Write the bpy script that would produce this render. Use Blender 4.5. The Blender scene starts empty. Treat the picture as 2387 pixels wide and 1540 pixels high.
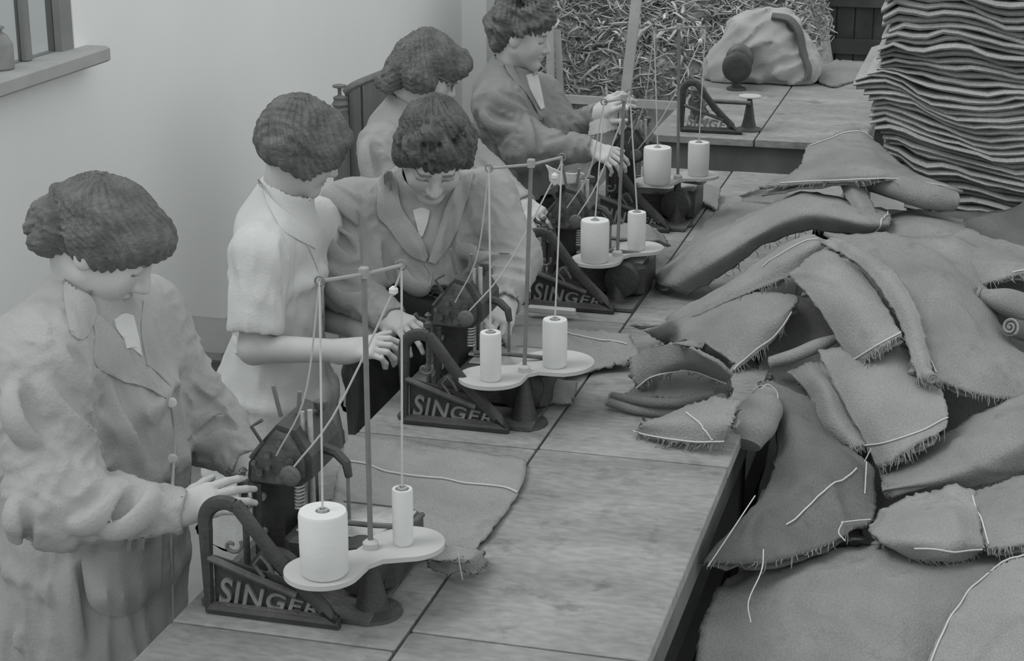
import bpy, math, random
import numpy as np
from mathutils import Vector
from mathutils.bvhtree import BVHTree

# ------------------------------------------------------------------ camera, world, sun, exposure
W, H = 2387, 1540
CX, CY, FPX = 1193.5, 770.0, 4200.0
PITCH, YAW = math.atan(1347/4200), math.radians(15.2)
CAMZ, TABLE = 2.42, 0.78
scene = bpy.context.scene
col = scene.collection
cd = bpy.data.cameras.new('camera'); cam = bpy.data.objects.new('camera', cd); col.objects.link(cam)
cd.sensor_width = 36.0; cd.lens = FPX/W*36.0; cd.clip_end = 200
cam.location = (0, 0, CAMZ); cam.rotation_euler = (math.pi/2-PITCH, 0, YAW)
scene.camera = cam
wd = bpy.data.worlds.new('overcast_rooflight'); scene.world = wd; wd.use_nodes = True
bg = wd.node_tree.nodes['Background']
bg.inputs[0].default_value = (0.97, 1.0, 0.99, 1); bg.inputs[1].default_value = 0.86
sd = bpy.data.lights.new('sun', 'SUN'); sd.energy = 1.2; sd.angle = math.radians(28); sd.color = (1, 1, 0.99)
so = bpy.data.objects.new('sun', sd); col.objects.link(so)
so.location = (-1, -2, 6)
so.rotation_euler = Vector((0.50, 0.30, -0.81)).to_track_quat('-Z', 'Y').to_euler()
vs = scene.view_settings
vs.view_transform = 'Standard'; vs.look = 'None'; vs.gamma = 1.0; vs.exposure = 0.0; vs.use_curve_mapping = False
try: scene.display_settings.display_device = 'sRGB'
except Exception: pass

random.seed(7); rng = np.random.default_rng(7)
sp, cp = math.sin(PITCH), math.cos(PITCH); sy, cy_ = math.sin(YAW), math.cos(YAW)
FWD = np.array([-sy*cp, cy_*cp, -sp]); RGT = np.array([cy_, sy, 0.0]); UPV = np.array([-sy*sp, cy_*sp, cp])
HEAD = np.array([-sy, cy_, 0.0])
CAM = np.array([0, 0, CAMZ])
def ray(px, py):
    return FWD + (px-CX)/FPX*RGT - (py-CY)/FPX*UPV
def PD(px, py, d):            # point on a pixel's line of sight at horizontal distance d
    r = ray(px, py); return CAM + r*(d/(r @ HEAD))
def PZ(px, py, z):            # ... where it meets a level plane
    r = ray(px, py); return CAM + r*((z-CAMZ)/r[2])
def PX(px, py, x):
    r = ray(px, py); return CAM + r*(x/r[0])
def PY(px, py, y):
    r = ray(px, py); return CAM + r*(y/r[1])
def PP(c):                    # third number: < 2 height above the table top, else distance
    return PZ(c[0], c[1], TABLE+c[2]) if c[2] < 2 else PD(*c)
def A(*a): return np.array(a, float)
def unit(v): v = np.asarray(v, float); return v/np.linalg.norm(v)

# ------------------------------------------------------------------ materials
MATS = {}
def grey(g): return (g*0.985, g, g*0.99, 1)
def mat(name, g, rough=0.8, var=0.12, scale=6.0, bump=0.15, bscale=60.0, stretch=(1, 1, 1), spec=0.3, fine=0.0, fscale=400.0, attr=False, detail=5.0, metal=0.0, spots=0.0):
    m = bpy.data.materials.new(name); m.use_nodes = True
    nt = m.node_tree; N = nt.nodes; L = nt.links
    b = N['Principled BSDF']; b.inputs['Roughness'].default_value = rough
    b.inputs['Specular IOR Level'].default_value = spec; b.inputs['Metallic'].default_value = metal
    tc = N.new('ShaderNodeTexCoord'); mp = N.new('ShaderNodeMapping'); mp.inputs['Scale'].default_value = stretch
    L.new(tc.outputs['Object'], mp.inputs[0])
    nz = N.new('ShaderNodeTexNoise'); nz.inputs['Scale'].default_value = scale; nz.inputs['Detail'].default_value = detail
    L.new(mp.outputs[0], nz.inputs['Vector'])
    rp = N.new('ShaderNodeValToRGB')
    rp.color_ramp.elements[0].position = 0.3; rp.color_ramp.elements[1].position = 0.7
    rp.color_ramp.elements[0].color = grey(g*(1-var)); rp.color_ramp.elements[1].color = grey(g*(1+var))
    L.new(nz.outputs[0], rp.inputs[0]); out = rp.outputs[0]
    n2 = N.new('ShaderNodeTexNoise'); n2.inputs['Scale'].default_value = bscale; n2.inputs['Detail'].default_value = 3.0
    L.new(mp.outputs[0], n2.inputs['Vector'])
    if fine > 0:
        n3 = N.new('ShaderNodeTexNoise'); n3.inputs['Scale'].default_value = fscale; n3.inputs['Detail'].default_value = 1.0
        L.new(mp.outputs[0], n3.inputs['Vector'])
        mr = N.new('ShaderNodeMapRange'); mr.inputs[1].default_value = 0.3; mr.inputs[2].default_value = 0.7
        mr.inputs[3].default_value = 1-fine; mr.inputs[4].default_value = 1+fine
        L.new(n3.outputs[0], mr.inputs[0])
        mx = N.new('ShaderNodeMix'); mx.data_type = 'RGBA'; mx.blend_type = 'MULTIPLY'; mx.inputs[0].default_value = 1.0
        L.new(out, mx.inputs[6]); L.new(mr.outputs[0], mx.inputs[7]); out = mx.outputs[2]
    if spots > 0:
        n4 = N.new('ShaderNodeTexNoise'); n4.inputs['Scale'].default_value = 9.0; n4.inputs['Detail'].default_value = 6.0; n4.inputs['Roughness'].default_value = 0.65
        L.new(tc.outputs['Object'], n4.inputs['Vector'])
        mr = N.new('ShaderNodeMapRange'); mr.inputs[1].default_value = 0.56; mr.inputs[2].default_value = 0.70; mr.inputs[3].default_value = 1.0; mr.inputs[4].default_value = 1-spots
        L.new(n4.outputs[0], mr.inputs[0])
        mx = N.new('ShaderNodeMix'); mx.data_type = 'RGBA'; mx.blend_type = 'MULTIPLY'; mx.inputs[0].default_value = 1.0
        L.new(out, mx.inputs[6]); L.new(mr.outputs[0], mx.inputs[7]); out = mx.outputs[2]
    if attr:
        at = N.new('ShaderNodeAttribute'); at.attribute_name = 'tint'
        mx = N.new('ShaderNodeMix'); mx.data_type = 'RGBA'; mx.blend_type = 'MULTIPLY'; mx.inputs[0].default_value = 1.0
        L.new(out, mx.inputs[6]); L.new(at.outputs['Fac'], mx.inputs[7]); out = mx.outputs[2]
    L.new(out, b.inputs['Base Color'])
    if bump > 0:
        bp = N.new('ShaderNodeBump'); bp.inputs['Strength'].default_value = bump; bp.inputs['Distance'].default_value = 0.01
        L.new(n2.outputs[0], bp.inputs['Height']); L.new(bp.outputs[0], b.inputs['Normal'])
    MATS[name] = m; return m
mat('wall_paint', 0.92, 0.9, 0.025, 1.2, 0.04, 30)
mat('plaster_back', 0.9, 0.9, 0.03, 1.2, 0.04, 30)
mat('floor_concrete', 0.4, 0.9, 0.2, 3, 0.2, 40)
mat('table_wood', 0.265, 0.75, 0.20, 5, 0.25, 45, (0.7, 1.5, 1), fine=0.10, fscale=40, detail=8, spots=0.38)
mat('dark_wood', 0.13, 0.8, 0.3, 6, 0.3, 50, (1, 1, 0.3))
mat('grey_wood', 0.20, 0.8, 0.25, 7, 0.3, 50, (3, 3, 0.4))
mat('pale_wood', 0.50, 0.8, 0.10, 8, 0.2, 60)
mat('sill_wood', 0.45, 0.8, 0.08, 8, 0.1, 60)
mat('frame_wood', 0.26, 0.8, 0.08, 8, 0.1, 60)
mat('black_board', 0.07, 0.85, 0.35, 5, 0.2, 50)
mat('jute', 0.24, 0.95, 0.18, 5, 0.35, 170, fine=0.14, fscale=330, spec=0.1, spots=0.22)
mat('jute_pale', 0.275, 0.95, 0.14, 5, 0.35, 170, fine=0.14, fscale=330, spec=0.1, spots=0.22)
mat('jute_dark', 0.145, 0.95, 0.2, 5, 0.35, 170, fine=0.16, fscale=330, spec=0.1, spots=0.22)  # darker jute copy: shade of hollows and hanging folds put into the colour
mat('jute_fibre', 0.55, 0.95, 0.3, 12, 0.2, 80, attr=True, spec=0.1)
mat('stack_jute', 0.35, 0.95, 0.14, 5, 0.4, 130, (0.6, 0.6, 2), fine=0.16, fscale=200, spec=0.1, attr=True)
mat('bale_cloth', 0.4, 0.95, 0.12, 4, 0.3, 120, fine=0.08, spec=0.1)
mat('seam_thread', 0.55, 0.9, 0.05, 20, 0, spec=0.1)
mat('spool_thread', 0.66, 0.9, 0.02, 10, 0.25, 240, (1, 1, 6), spec=0.1)
mat('thread', 0.48, 0.9, 0.02, 10, 0, spec=0.1)
mat('cast_iron', 0.046, 0.50, 0.3, 12, 0.25, 70, spec=0.5)
mat('worn_iron', 0.09, 0.42, 0.5, 16, 0.3, 70, spec=0.5)
mat('bare_steel', 0.42, 0.35, 0.3, 20, 0.1, 70, spec=0.6, metal=0.4)
mat('raised_letter', 0.20, 0.5, 0.3, 20, 0.1, 70, spec=0.5)
mat('pale_metal', 0.30, 0.5, 0.1, 20, 0.0, spec=0.4)
mat('rod_steel', 0.17, 0.45, 0.2, 20, 0.0, spec=0.5)
mat('tray_paint', 0.46, 0.75, 0.08, 7, 0.08, 50)
mat('white_paper', 0.60, 0.9, 0.03, 7, 0.05, 50)
mat('coat_mid', 0.38, 0.95, 0.07, 9, 0.2, 130, fine=0.06, spec=0.1)
mat('coat_light', 0.345, 0.95, 0.08, 9, 0.2, 130, fine=0.06, spec=0.1)
mat('coat_grey', 0.255, 0.95, 0.08, 9, 0.2, 130, fine=0.06, spec=0.1)
mat('dress_white', 0.62, 0.95, 0.05, 9, 0.15, 130, spec=0.1)
mat('apron_dark', 0.06, 0.95, 0.2, 9, 0.2, 130, spec=0.1)
mat('skin', 0.5, 0.6, 0.05, 14, 0.05, 160, attr=True)
mat('hair_dark', 0.115, 0.6, 0.35, 18, 0.6, 55, (1, 1, 1.6), spec=0.4)
mat('hair_black', 0.085, 0.6, 0.4, 18, 0.6, 60, (1, 1, 1.6), spec=0.4)
mat('hair_brown', 0.12, 0.6, 0.35, 18, 0.6, 55, (1, 1, 1.6), spec=0.4)
mat('shoe_leather', 0.06, 0.5, 0.2, 9, 0.1, 60)
mat('button', 0.6, 0.5, 0.02, 9, 0)
mat('bottle_metal', 0.28, 0.5, 0.2, 9, 0.05, 60)
m = bpy.data.materials.new('window_glass'); m.use_nodes = True
nt = m.node_tree; nt.nodes.clear(); ou = nt.nodes.new('ShaderNodeOutputMaterial'); mx = nt.nodes.new('ShaderNodeMixShader'); mx.inputs[0].default_value = 0.12
tr = nt.nodes.new('ShaderNodeBsdfTransparent'); tr.inputs[0].default_value = (0.62, 0.64, 0.64, 1); gs = nt.nodes.new('ShaderNodeBsdfGlossy'); gs.inputs['Roughness'].default_value = 0.2
nt.links.new(tr.outputs[0], mx.inputs[1]); nt.links.new(gs.outputs[0], mx.inputs[2]); nt.links.new(mx.outputs[0], ou.inputs[0])
MATS['window_glass'] = m

# ------------------------------------------------------------------ mesh helpers
class MB:
    def __init__(s): s.v = []; s.f = []; s.n = 0
    def add(s, v, f):
        v = np.asarray(v, float); s.v.append(v)
        s.f += [tuple(int(i)+s.n for i in q) for q in f]; s.n += len(v); return s
    def get(s): return np.concatenate(s.v), s.f
def box(lo, hi, bev=0.0):
    lo = np.asarray(lo, float); hi = np.asarray(hi, float)
    if bev <= 0:
        v = [(x, y, z) for x in (lo[0], hi[0]) for y in (lo[1], hi[1]) for z in (lo[2], hi[2])]
        f = [(0, 1, 3, 2), (4, 6, 7, 5), (0, 4, 5, 1), (2, 3, 7, 6), (0, 2, 6, 4), (1, 5, 7, 3)]
        return np.array(v), f
    b = min(bev, *(0.49*(hi-lo)))          # chamfered outline, chamfered top and bottom
    def ring(i, z):
        x0, y0, x1, y1 = lo[0]+i, lo[1]+i, hi[0]-i, hi[1]-i; c = b
        return [(x0+c, y0, z), (x1-c, y0, z), (x1, y0+c, z), (x1, y1-c, z), (x1-c, y1, z), (x0+c, y1, z), (x0, y1-c, z), (x0, y0+c, z)]
    b2 = b*0.6
    v = ring(b2, lo[2])+ring(0, lo[2]+b2)+ring(0, hi[2]-b2)+ring(b2, hi[2])
    f = [tuple(range(7, -1, -1)), tuple(range(24, 32))]
    for k in range(3):
        for i in range(8):
            j = (i+1) % 8; f.append((k*8+i, k*8+j, k*8+8+j, k*8+8+i))
    return np.array(v), f
def frames(P):
    P = np.asarray(P, float); n = len(P)
    T = np.gradient(P, axis=0); T /= np.linalg.norm(T, axis=1)[:, None]+1e-12
    u = np.cross(T[0], (0, 0, 1.0))
    if np.linalg.norm(u) < 1e-3: u = np.cross(T[0], (0, 1.0, 0))
    U = []
    for i in range(n):
        u = u-T[i]*(u @ T[i]); u /= np.linalg.norm(u)+1e-12; U.append(u.copy())
    U = np.array(U); return T, U, np.cross(T, U)
def tube(P, r, n=8, r2=None, cap=True):
    P = np.asarray(P, float); T, U, V = frames(P)
    r = np.broadcast_to(np.asarray(r, float), (len(P),)); r2 = r if r2 is None else np.broadcast_to(np.asarray(r2, float), (len(P),))
    a = np.arange(n)*2*math.pi/n
    v = (P[:, None]+U[:, None]*(np.cos(a)[None, :, None]*r[:, None, None])+V[:, None]*(np.sin(a)[None, :, None]*r2[:, None, None])).reshape(-1, 3)
    f = [(k*n+i, k*n+(i+1) % n, (k+1)*n+(i+1) % n, (k+1)*n+i) for k in range(len(P)-1) for i in range(n)]
    if cap: f += [tuple(range(n-1, -1, -1)), tuple((len(P)-1)*n+i for i in range(n))]
    return v, f
def lathe(prof, c=(0, 0, 0), n=24, ax=2):
    prof = np.asarray(prof, float); a = np.arange(n)*2*math.pi/n
    v = np.stack([prof[:, None, 0]*np.cos(a), prof[:, None, 0]*np.sin(a), np.broadcast_to(prof[:, None, 1], (len(prof), n))], -1).reshape(-1, 3)
    if ax == 0: v = v[:, [2, 0, 1]]
    if ax == 1: v = v[:, [1, 2, 0]]
    f = [(k*n+i, k*n+(i+1) % n, (k+1)*n+(i+1) % n, (k+1)*n+i) for k in range(len(prof)-1) for i in range(n)]
    f += [tuple(range(n-1, -1, -1)), tuple((len(prof)-1)*n+i for i in range(n))]
    return v+np.asarray(c, float), f
def prism(outl, vec):           # flat outline (n,3) pushed along vec
    o = np.asarray(outl, float); n = len(o); v = np.concatenate([o, o+np.asarray(vec, float)])
    return v, [tuple(range(n-1, -1, -1)), tuple(range(n, 2*n))]+[(i, (i+1) % n, n+(i+1) % n, n+i) for i in range(n)]
def spline(P, n):
    P = np.asarray(P, float)
    if len(P) == 2: t = np.linspace(0, 1, n)[:, None]; return P[0]*(1-t)+P[1]*t
    Q = np.concatenate([[2*P[0]-P[1]], P, [2*P[-1]-P[-2]]]); t = np.linspace(0, len(P)-1-1e-9, n); k = t.astype(int); t = (t-k)[:, None]
    a, b, c, d = Q[k], Q[k+1], Q[k+2], Q[k+3]
    return 0.5*((2*b)+(c-a)*t+(2*a-5*b+4*c-d)*t*t+(3*b-a-3*c+d)*t**3)
def patch(rows, nu, nv):        # Catmull-Rom surface through a grid of 3-D points
    R = np.array([spline(r, nu) for r in rows]); return np.stack([spline(R[:, i], nv) for i in range(nu)], 1)   # nv x nu x 3
def wob(p, f, s=0.0):           # cheap smooth noise in [-1, 1]
    x, y, z = p[..., 0]*f+s, p[..., 1]*f+s*1.7, p[..., 2]*f-s*2.3
    return (np.sin(x+1.7*np.sin(y*0.9+s)+0.6*z)+np.sin(1.3*y+1.9*np.sin(z*1.1+s)+0.4*x)+np.sin(1.1*z+1.6*np.sin(x*1.2-s)+0.5*y))/3
def gnorm(G):
    du = np.gradient(G, axis=1); dv = np.gradient(G, axis=0); n = np.cross(du, dv); return n/(np.linalg.norm(n, axis=2)[..., None]+1e-12)
def slab(G, th):                # grid surface given a thickness
    nv, nu = G.shape[:2]; N = gnorm(G); 
    if (N.reshape(-1, 3) @ (CAM-G.reshape(-1, 3).mean(0))).mean() < 0: N = -N
    v = np.concatenate([G.reshape(-1, 3), (G-N*th).reshape(-1, 3)]); m = nu*nv
    f = []
    for j in range(nv-1):
        for i in range(nu-1):
            a = j*nu+i; f.append((a, a+1, a+nu+1, a+nu)); f.append((m+a, m+a+nu, m+a+nu+1, m+a+1))
    rim = [i for i in range(nu)]+[j*nu+nu-1 for j in range(1, nv)]+[(nv-1)*nu+i for i in range(nu-2, -1, -1)]+[j*nu for j in range(nv-2, 0, -1)]
    for a, b in zip(rim, rim[1:]+rim[:1]): f.append((b, a, m+a, m+b))
    return v, f
WL = {}
def thing(name, label, cat, loc, group=None, kind=None):
    o = bpy.data.objects.new(name, None); col.objects.link(o); o.location = loc; o.empty_display_size = 0.1
    o['label'] = label; o['category'] = cat
    if group: o['group'] = group
    if kind: o['kind'] = kind
    WL[o.name] = np.asarray(loc, float); return o
def mesh_of(name, v, f, m, smooth=True, tint=None):
    me = bpy.data.meshes.new(name); v = np.asarray(v, float)
    me.from_pydata(v.tolist(), [], f if isinstance(f, list) else f.tolist()); me.update()
    me.materials.append(MATS[m])
    if smooth: me.polygons.foreach_set('use_smooth', [True]*len(me.polygons))
    if tint is not None:
        at = me.attributes.new('tint', 'FLOAT', 'POINT'); at.data.foreach_set('value', np.asarray(tint, np.float32))
    return me
def sharp(me, deg=40):
    try: me.set_sharp_from_angle(angle=math.radians(deg))
    except Exception: pass
def part(name, vf, m, parent, smooth=True, tint=None, label=None, kind=None, ang=40):
    v, f = vf.get() if isinstance(vf, MB) else vf
    loc = WL[parent.name]
    me = mesh_of(name, np.asarray(v)-loc, f, m, smooth, tint)
    if smooth and ang: sharp(me, ang)
    o = bpy.data.objects.new(name, me); col.objects.link(o); o.parent = parent; WL[o.name] = loc
    if label: o['label'] = label
    if kind: o['kind'] = kind
    return o
def solo(name, vf, m, label=None, cat=None, group=None, kind=None, smooth=True, tint=None, ang=40):
    v, f = vf.get() if isinstance(vf, MB) else vf
    v = np.asarray(v, float); loc = A(*(v.min(0)+v.max(0))/2); loc[2] = v[:, 2].min()
    me = mesh_of(name, v-loc, f, m, smooth, tint)
    if smooth and ang: sharp(me, ang)
    o = bpy.data.objects.new(name, me); col.objects.link(o); o.location = loc; WL[o.name] = loc
    if label: o['label'] = label
    if cat: o['category'] = cat
    if group: o['group'] = group
    if kind: o['kind'] = kind
    return o
# ------------------------------------------------------------------ smooth solid modelling for bodies and clothing
def smin(a, b, k):
    h = np.maximum(k-np.abs(a-b), 0)/k; return np.minimum(a, b)-h*h*k*0.25
class Sdf:
    def __init__(s): s.p = []
    def _add(s, fn, lo, hi, k, op, disp): s.p.append((fn, np.asarray(lo, float), np.asarray(hi, float), k, op, disp)); return s
    def cone(s, a, b, ra, rb, k=0.02, op='u', disp=None):
        a = np.asarray(a, float); b = np.asarray(b, float); ab = b-a; L = ab @ ab+1e-9; m = max(ra, rb)
        def fn(p):
            t = np.clip((p-a) @ ab/L, 0, 1); q = p-a-t[..., None]*ab
            return np.sqrt((q*q).sum(-1))-(ra+(rb-ra)*t)
        return s._add(fn, np.minimum(a, b)-m, np.maximum(a, b)+m, k, op, disp)
    def ell(s, c, r, ax=None, k=0.02, op='u', disp=None):
        c = np.asarray(c, float); r = np.asarray(r, float); ax = np.eye(3) if ax is None else np.asarray(ax, float)
        def fn(p):
            q = (p-c) @ ax.T; k0 = np.sqrt(((q/r)**2).sum(-1)); k1 = np.sqrt(((q/(r*r))**2).sum(-1))+1e-9
            return k0*(k0-1)/k1
        e = np.sqrt(((ax*r[:, None])**2).sum(0)); return s._add(fn, c-e, c+e, k, op, disp)
    def loft(s, nodes, lat, k=0.03, op='u', disp=None):     # chain of oval sections: (point, lateral radius, depth radius)
        lat = unit(lat)
        for (a, ax_, ay), (b, bx, by) in zip(nodes, nodes[1:]):
            a = np.asarray(a, float); b = np.asarray(b, float); ab = b-a; L = np.linalg.norm(ab); t_ = ab/L
            l = unit(lat-t_*(lat @ t_)); fw = np.cross(t_, l); m = max(ax_, ay, bx, by)
            def fn(p, a=a, L=L, t_=t_, l=l, fw=fw, q=(ax_, ay, bx, by)):
                r = p-a; z = r @ t_; t = np.clip(z/L, 0, 1); ex = np.maximum(np.abs(z-t*L)-1e-5, 0)
                rx = q[0]+(q[2]-q[0])*t; ry = q[1]+(q[3]-q[1])*t
                x = r @ l; y = r @ fw; k0 = np.sqrt((x/rx)**2+(y/ry)**2); k1 = np.sqrt((x/rx**2)**2+(y/ry**2)**2)+1e-6
                dd = np.where(k0 < 1e-4, -np.minimum(rx, ry), k0*(k0-1)/k1)
                return np.where(ex > 0, np.sqrt(np.maximum(dd, 0)**2+ex**2)+np.minimum(np.maximum(dd, ex*0.6), 0), dd)
            s._add(fn, np.minimum(a, b)-m, np.maximum(a, b)+m, k, op, disp)
        return s
    def mesh(s, h, crop=None):
        us = [p for p in s.p if p[4] == 'u']
        lo = np.min([p[1] for p in us], 0)-0.03; hi = np.max([p[2] for p in us], 0)+0.03
        if crop is not None: lo = np.maximum(lo, crop[0]); hi = np.minimum(hi, crop[1])
        n = np.ceil((hi-lo)/h).astype(int)+1
        F = np.full(n, 0.2, np.float32); g = [lo[i]+np.arange(n[i])*h for i in range(3)]
        for fn, a, b, k, op, disp in s.p:
            i0 = np.clip(((a-0.03-k-lo)/h).astype(int), 0, n); i1 = np.clip(((b+0.03+k-lo)/h).astype(int)+2, 0, n)
            if np.any(i1 <= i0): continue
            sl = tuple(slice(x, y) for x, y in zip(i0, i1))
            P = np.stack(np.meshgrid(g[0][sl[0]], g[1][sl[1]], g[2][sl[2]], indexing='ij'), -1)
            d = fn(P)
            if disp is not None: d = d+disp(P)
            F[sl] = smin(F[sl], d, k) if op == 'u' else -smin(-F[sl], d, k)
        return surfnet(F, lo, h)
def surfnet(F, lo, h):
    F[0] = F[-1] = 0.1; F[:, 0] = F[:, -1] = 0.1; F[:, :, 0] = F[:, :, -1] = 0.1
    I = F < 0; n = F.shape
    c = np.zeros(tuple(x-1 for x in n), np.int8)
    offs = [(i, j, k) for i in (0, 1) for j in (0, 1) for k in (0, 1)]
    for o in offs: c += I[o[0]:n[0]-1+o[0], o[1]:n[1]-1+o[1], o[2]:n[2]-1+o[2]]
    act = np.argwhere((c > 0) & (c < 8)); idx = np.full(c.shape, -1, np.int32); idx[tuple(act.T)] = np.arange(len(act))
    V = np.stack([F[act[:, 0]+o[0], act[:, 1]+o[1], act[:, 2]+o[2]] for o in offs], 1)
    acc = np.zeros((len(act), 3)); cnt = np.zeros(len(act)); O = np.array(offs, float)
    for i in range(8):
        for j in range(i+1, 8):
            if abs(O[i]-O[j]).sum() != 1: continue
            m = (V[:, i] < 0) != (V[:, j] < 0); t = np.where(m, V[:, i]/(V[:, i]-V[:, j]+1e-12), 0)
            acc += np.where(m[:, None], O[i]+t[:, None]*(O[j]-O[i]), 0); cnt += m
    v = lo+(act+acc/cnt[:, None])*h
    fs = []
    for ax in range(3):
        b, d = [(1, 2), (2, 0), (0, 1)][ax]
        s0 = [slice(1, -1)]*3; s0[ax] = slice(0, -1); s1 = list(s0); s1[ax] = slice(1, None)
        A0 = I[tuple(s0)]; B0 = I[tuple(s1)]; e = np.argwhere(A0 != B0); flip = ~A0[tuple(e.T)]
        e = e+1; e[:, ax] -= 1
        db = np.zeros(3, int); db[b] = 1; dd = np.zeros(3, int); dd[d] = 1
        q = np.stack([idx[tuple((e-db-dd).T)], idx[tuple((e-dd).T)], idx[tuple(e.T)], idx[tuple((e-db).T)]], 1)
        q[flip] = q[flip][:, ::-1]; fs.append(q)
    return v, np.concatenate(fs)
def bvh(vf):
    v, f = vf; return BVHTree.FromPolygons(v.tolist(), f.tolist() if not isinstance(f, list) else f)
def on(tree, px, py, off=0.004):        # the point of a built surface that a pixel shows
    r = unit(ray(px, py)); hit = tree.ray_cast(Vector(CAM), Vector(r))
    if hit[0] is None: return None
    p = np.array(hit[0]); n = np.array(hit[1]); n = n if n @ r < 0 else -n
    return p+n*off-r*off*0.5
def on_path(tree, pts, n, off=0.004):
    q = spline(np.array([[a, b, 0] for a, b in pts], float), n); out = [on(tree, a[0], a[1], off) for a in q]
    out = [o for o in out if o is not None]
    if len(out) > 4:                     # relax jumps in depth
        out = np.array(out)
        for _ in range(2): out[1:-1] = 0.25*out[:-2]+0.5*out[1:-1]+0.25*out[2:]
    return np.array(out)
def on_patch(tree, rows, nu=14, nv=14, off=0.005, th=0.004, puff=0.0, smooth=3):
    G2 = patch([[(a, b, 0) for a, b in r] for r in rows], nu, nv); G = np.zeros_like(G2); ok = np.zeros(G.shape[:2], bool)
    for j in range(nv):
        for i in range(nu):
            p = on(tree, G2[j, i, 0], G2[j, i, 1], off)
            if p is not None: G[j, i] = p; ok[j, i] = True
    if not ok.all():
        D = np.where(ok, np.einsum('jik,k->ji', G-CAM, HEAD), np.nan); md = np.nanmedian(D)
        for j, i in np.argwhere(~ok): G[j, i] = PD(G2[j, i, 0], G2[j, i, 1], md)
    D = np.einsum('jik,k->ji', G-CAM, HEAD); md = np.median(D); D = np.clip(D, md-0.12, md+0.12)
    for _ in range(smooth):
        E = np.pad(D, 1, mode='edge'); D = np.minimum(D, (E[:-2, 1:-1]+E[2:, 1:-1]+E[1:-1, :-2]+E[1:-1, 2:])/4*0.5+D*0.5)
    for j in range(nv):
        for i in range(nu):
            e = 4*(i/(nu-1))*(1-i/(nu-1))*4*(j/(nv-1))*(1-j/(nv-1))
            G[j, i] = PD(G2[j, i, 0], G2[j, i, 1], D[j, i]-puff*e)
    return slab(G, th)

# ------------------------------------------------------------------ people
def head_frame(az, pitch, roll=0.0):
    a, p = math.radians(az), math.radians(pitch)
    f = A(math.cos(a)*math.cos(p), math.sin(a)*math.cos(p), -math.sin(p)); r = A(math.sin(a), -math.cos(a), 0); u = np.cross(r, f)
    c, s_ = math.cos(math.radians(roll)), math.sin(math.radians(roll)); return np.array([r*c+u*s_, f, u*c-r*s_])
def head_sdf(S, C, R, neck, s=1.0):
    q = lambda x, y, z: C+(x*R[0]+y*R[1]+z*R[2])*s
    E = lambda c, r, k=0.02, op='u': S.ell(q(*c), A(*r)*s, R, k*s, op)
    K = lambda a, b, ra, rb, k=0.015, op='u': S.cone(q(*a), q(*b), ra*s, rb*s, k*s, op)
    E((0, -0.012, 0.03), (0.074, 0.094, 0.084)); E((0, 0.028, -0.035), (0.060, 0.062, 0.082), 0.03)
    for x in (-1, 1):
        K((x*0.050, 0.005, -0.055), (x*0.012, 0.068, -0.098), 0.020, 0.017, 0.03)
        E((x*0.036, 0.058, -0.038), (0.024, 0.024, 0.026), 0.03)
        E((x*0.076, -0.008, -0.012), (0.010, 0.022, 0.033), 0.008)
        E((x*0.032, 0.096, 0.001), (0.019, 0.014, 0.012), 0.014, 's')
        E((x*0.032, 0.074, -0.001), (0.0155, 0.013, 0.0125), 0.003)
        E((x*0.012, 0.094, -0.040), (0.008, 0.010, 0.008), 0.008)
    K((-0.034, 0.079, 0.020), (0.034, 0.079, 0.020), 0.010, 0.010, 0.02)
    K((0, 0.084, 0.010), (0, 0.108, -0.034), 0.0085, 0.0115, 0.012)
    E((0, 0.074, -0.100), (0.018, 0.016, 0.015), 0.02)
    E((0, 0.0885, -0.062), (0.023, 0.009, 0.006), 0.007); E((0, 0.0865, -0.073), (0.019, 0.010, 0.007), 0.006)
    K((-0.026, 0.094, -0.0675), (0.026, 0.094, -0.0675), 0.0022, 0.0022, 0.004, 's')
    S.cone(q(0, -0.022, -0.06), neck, 0.053*s, 0.058, 0.03)
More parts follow.
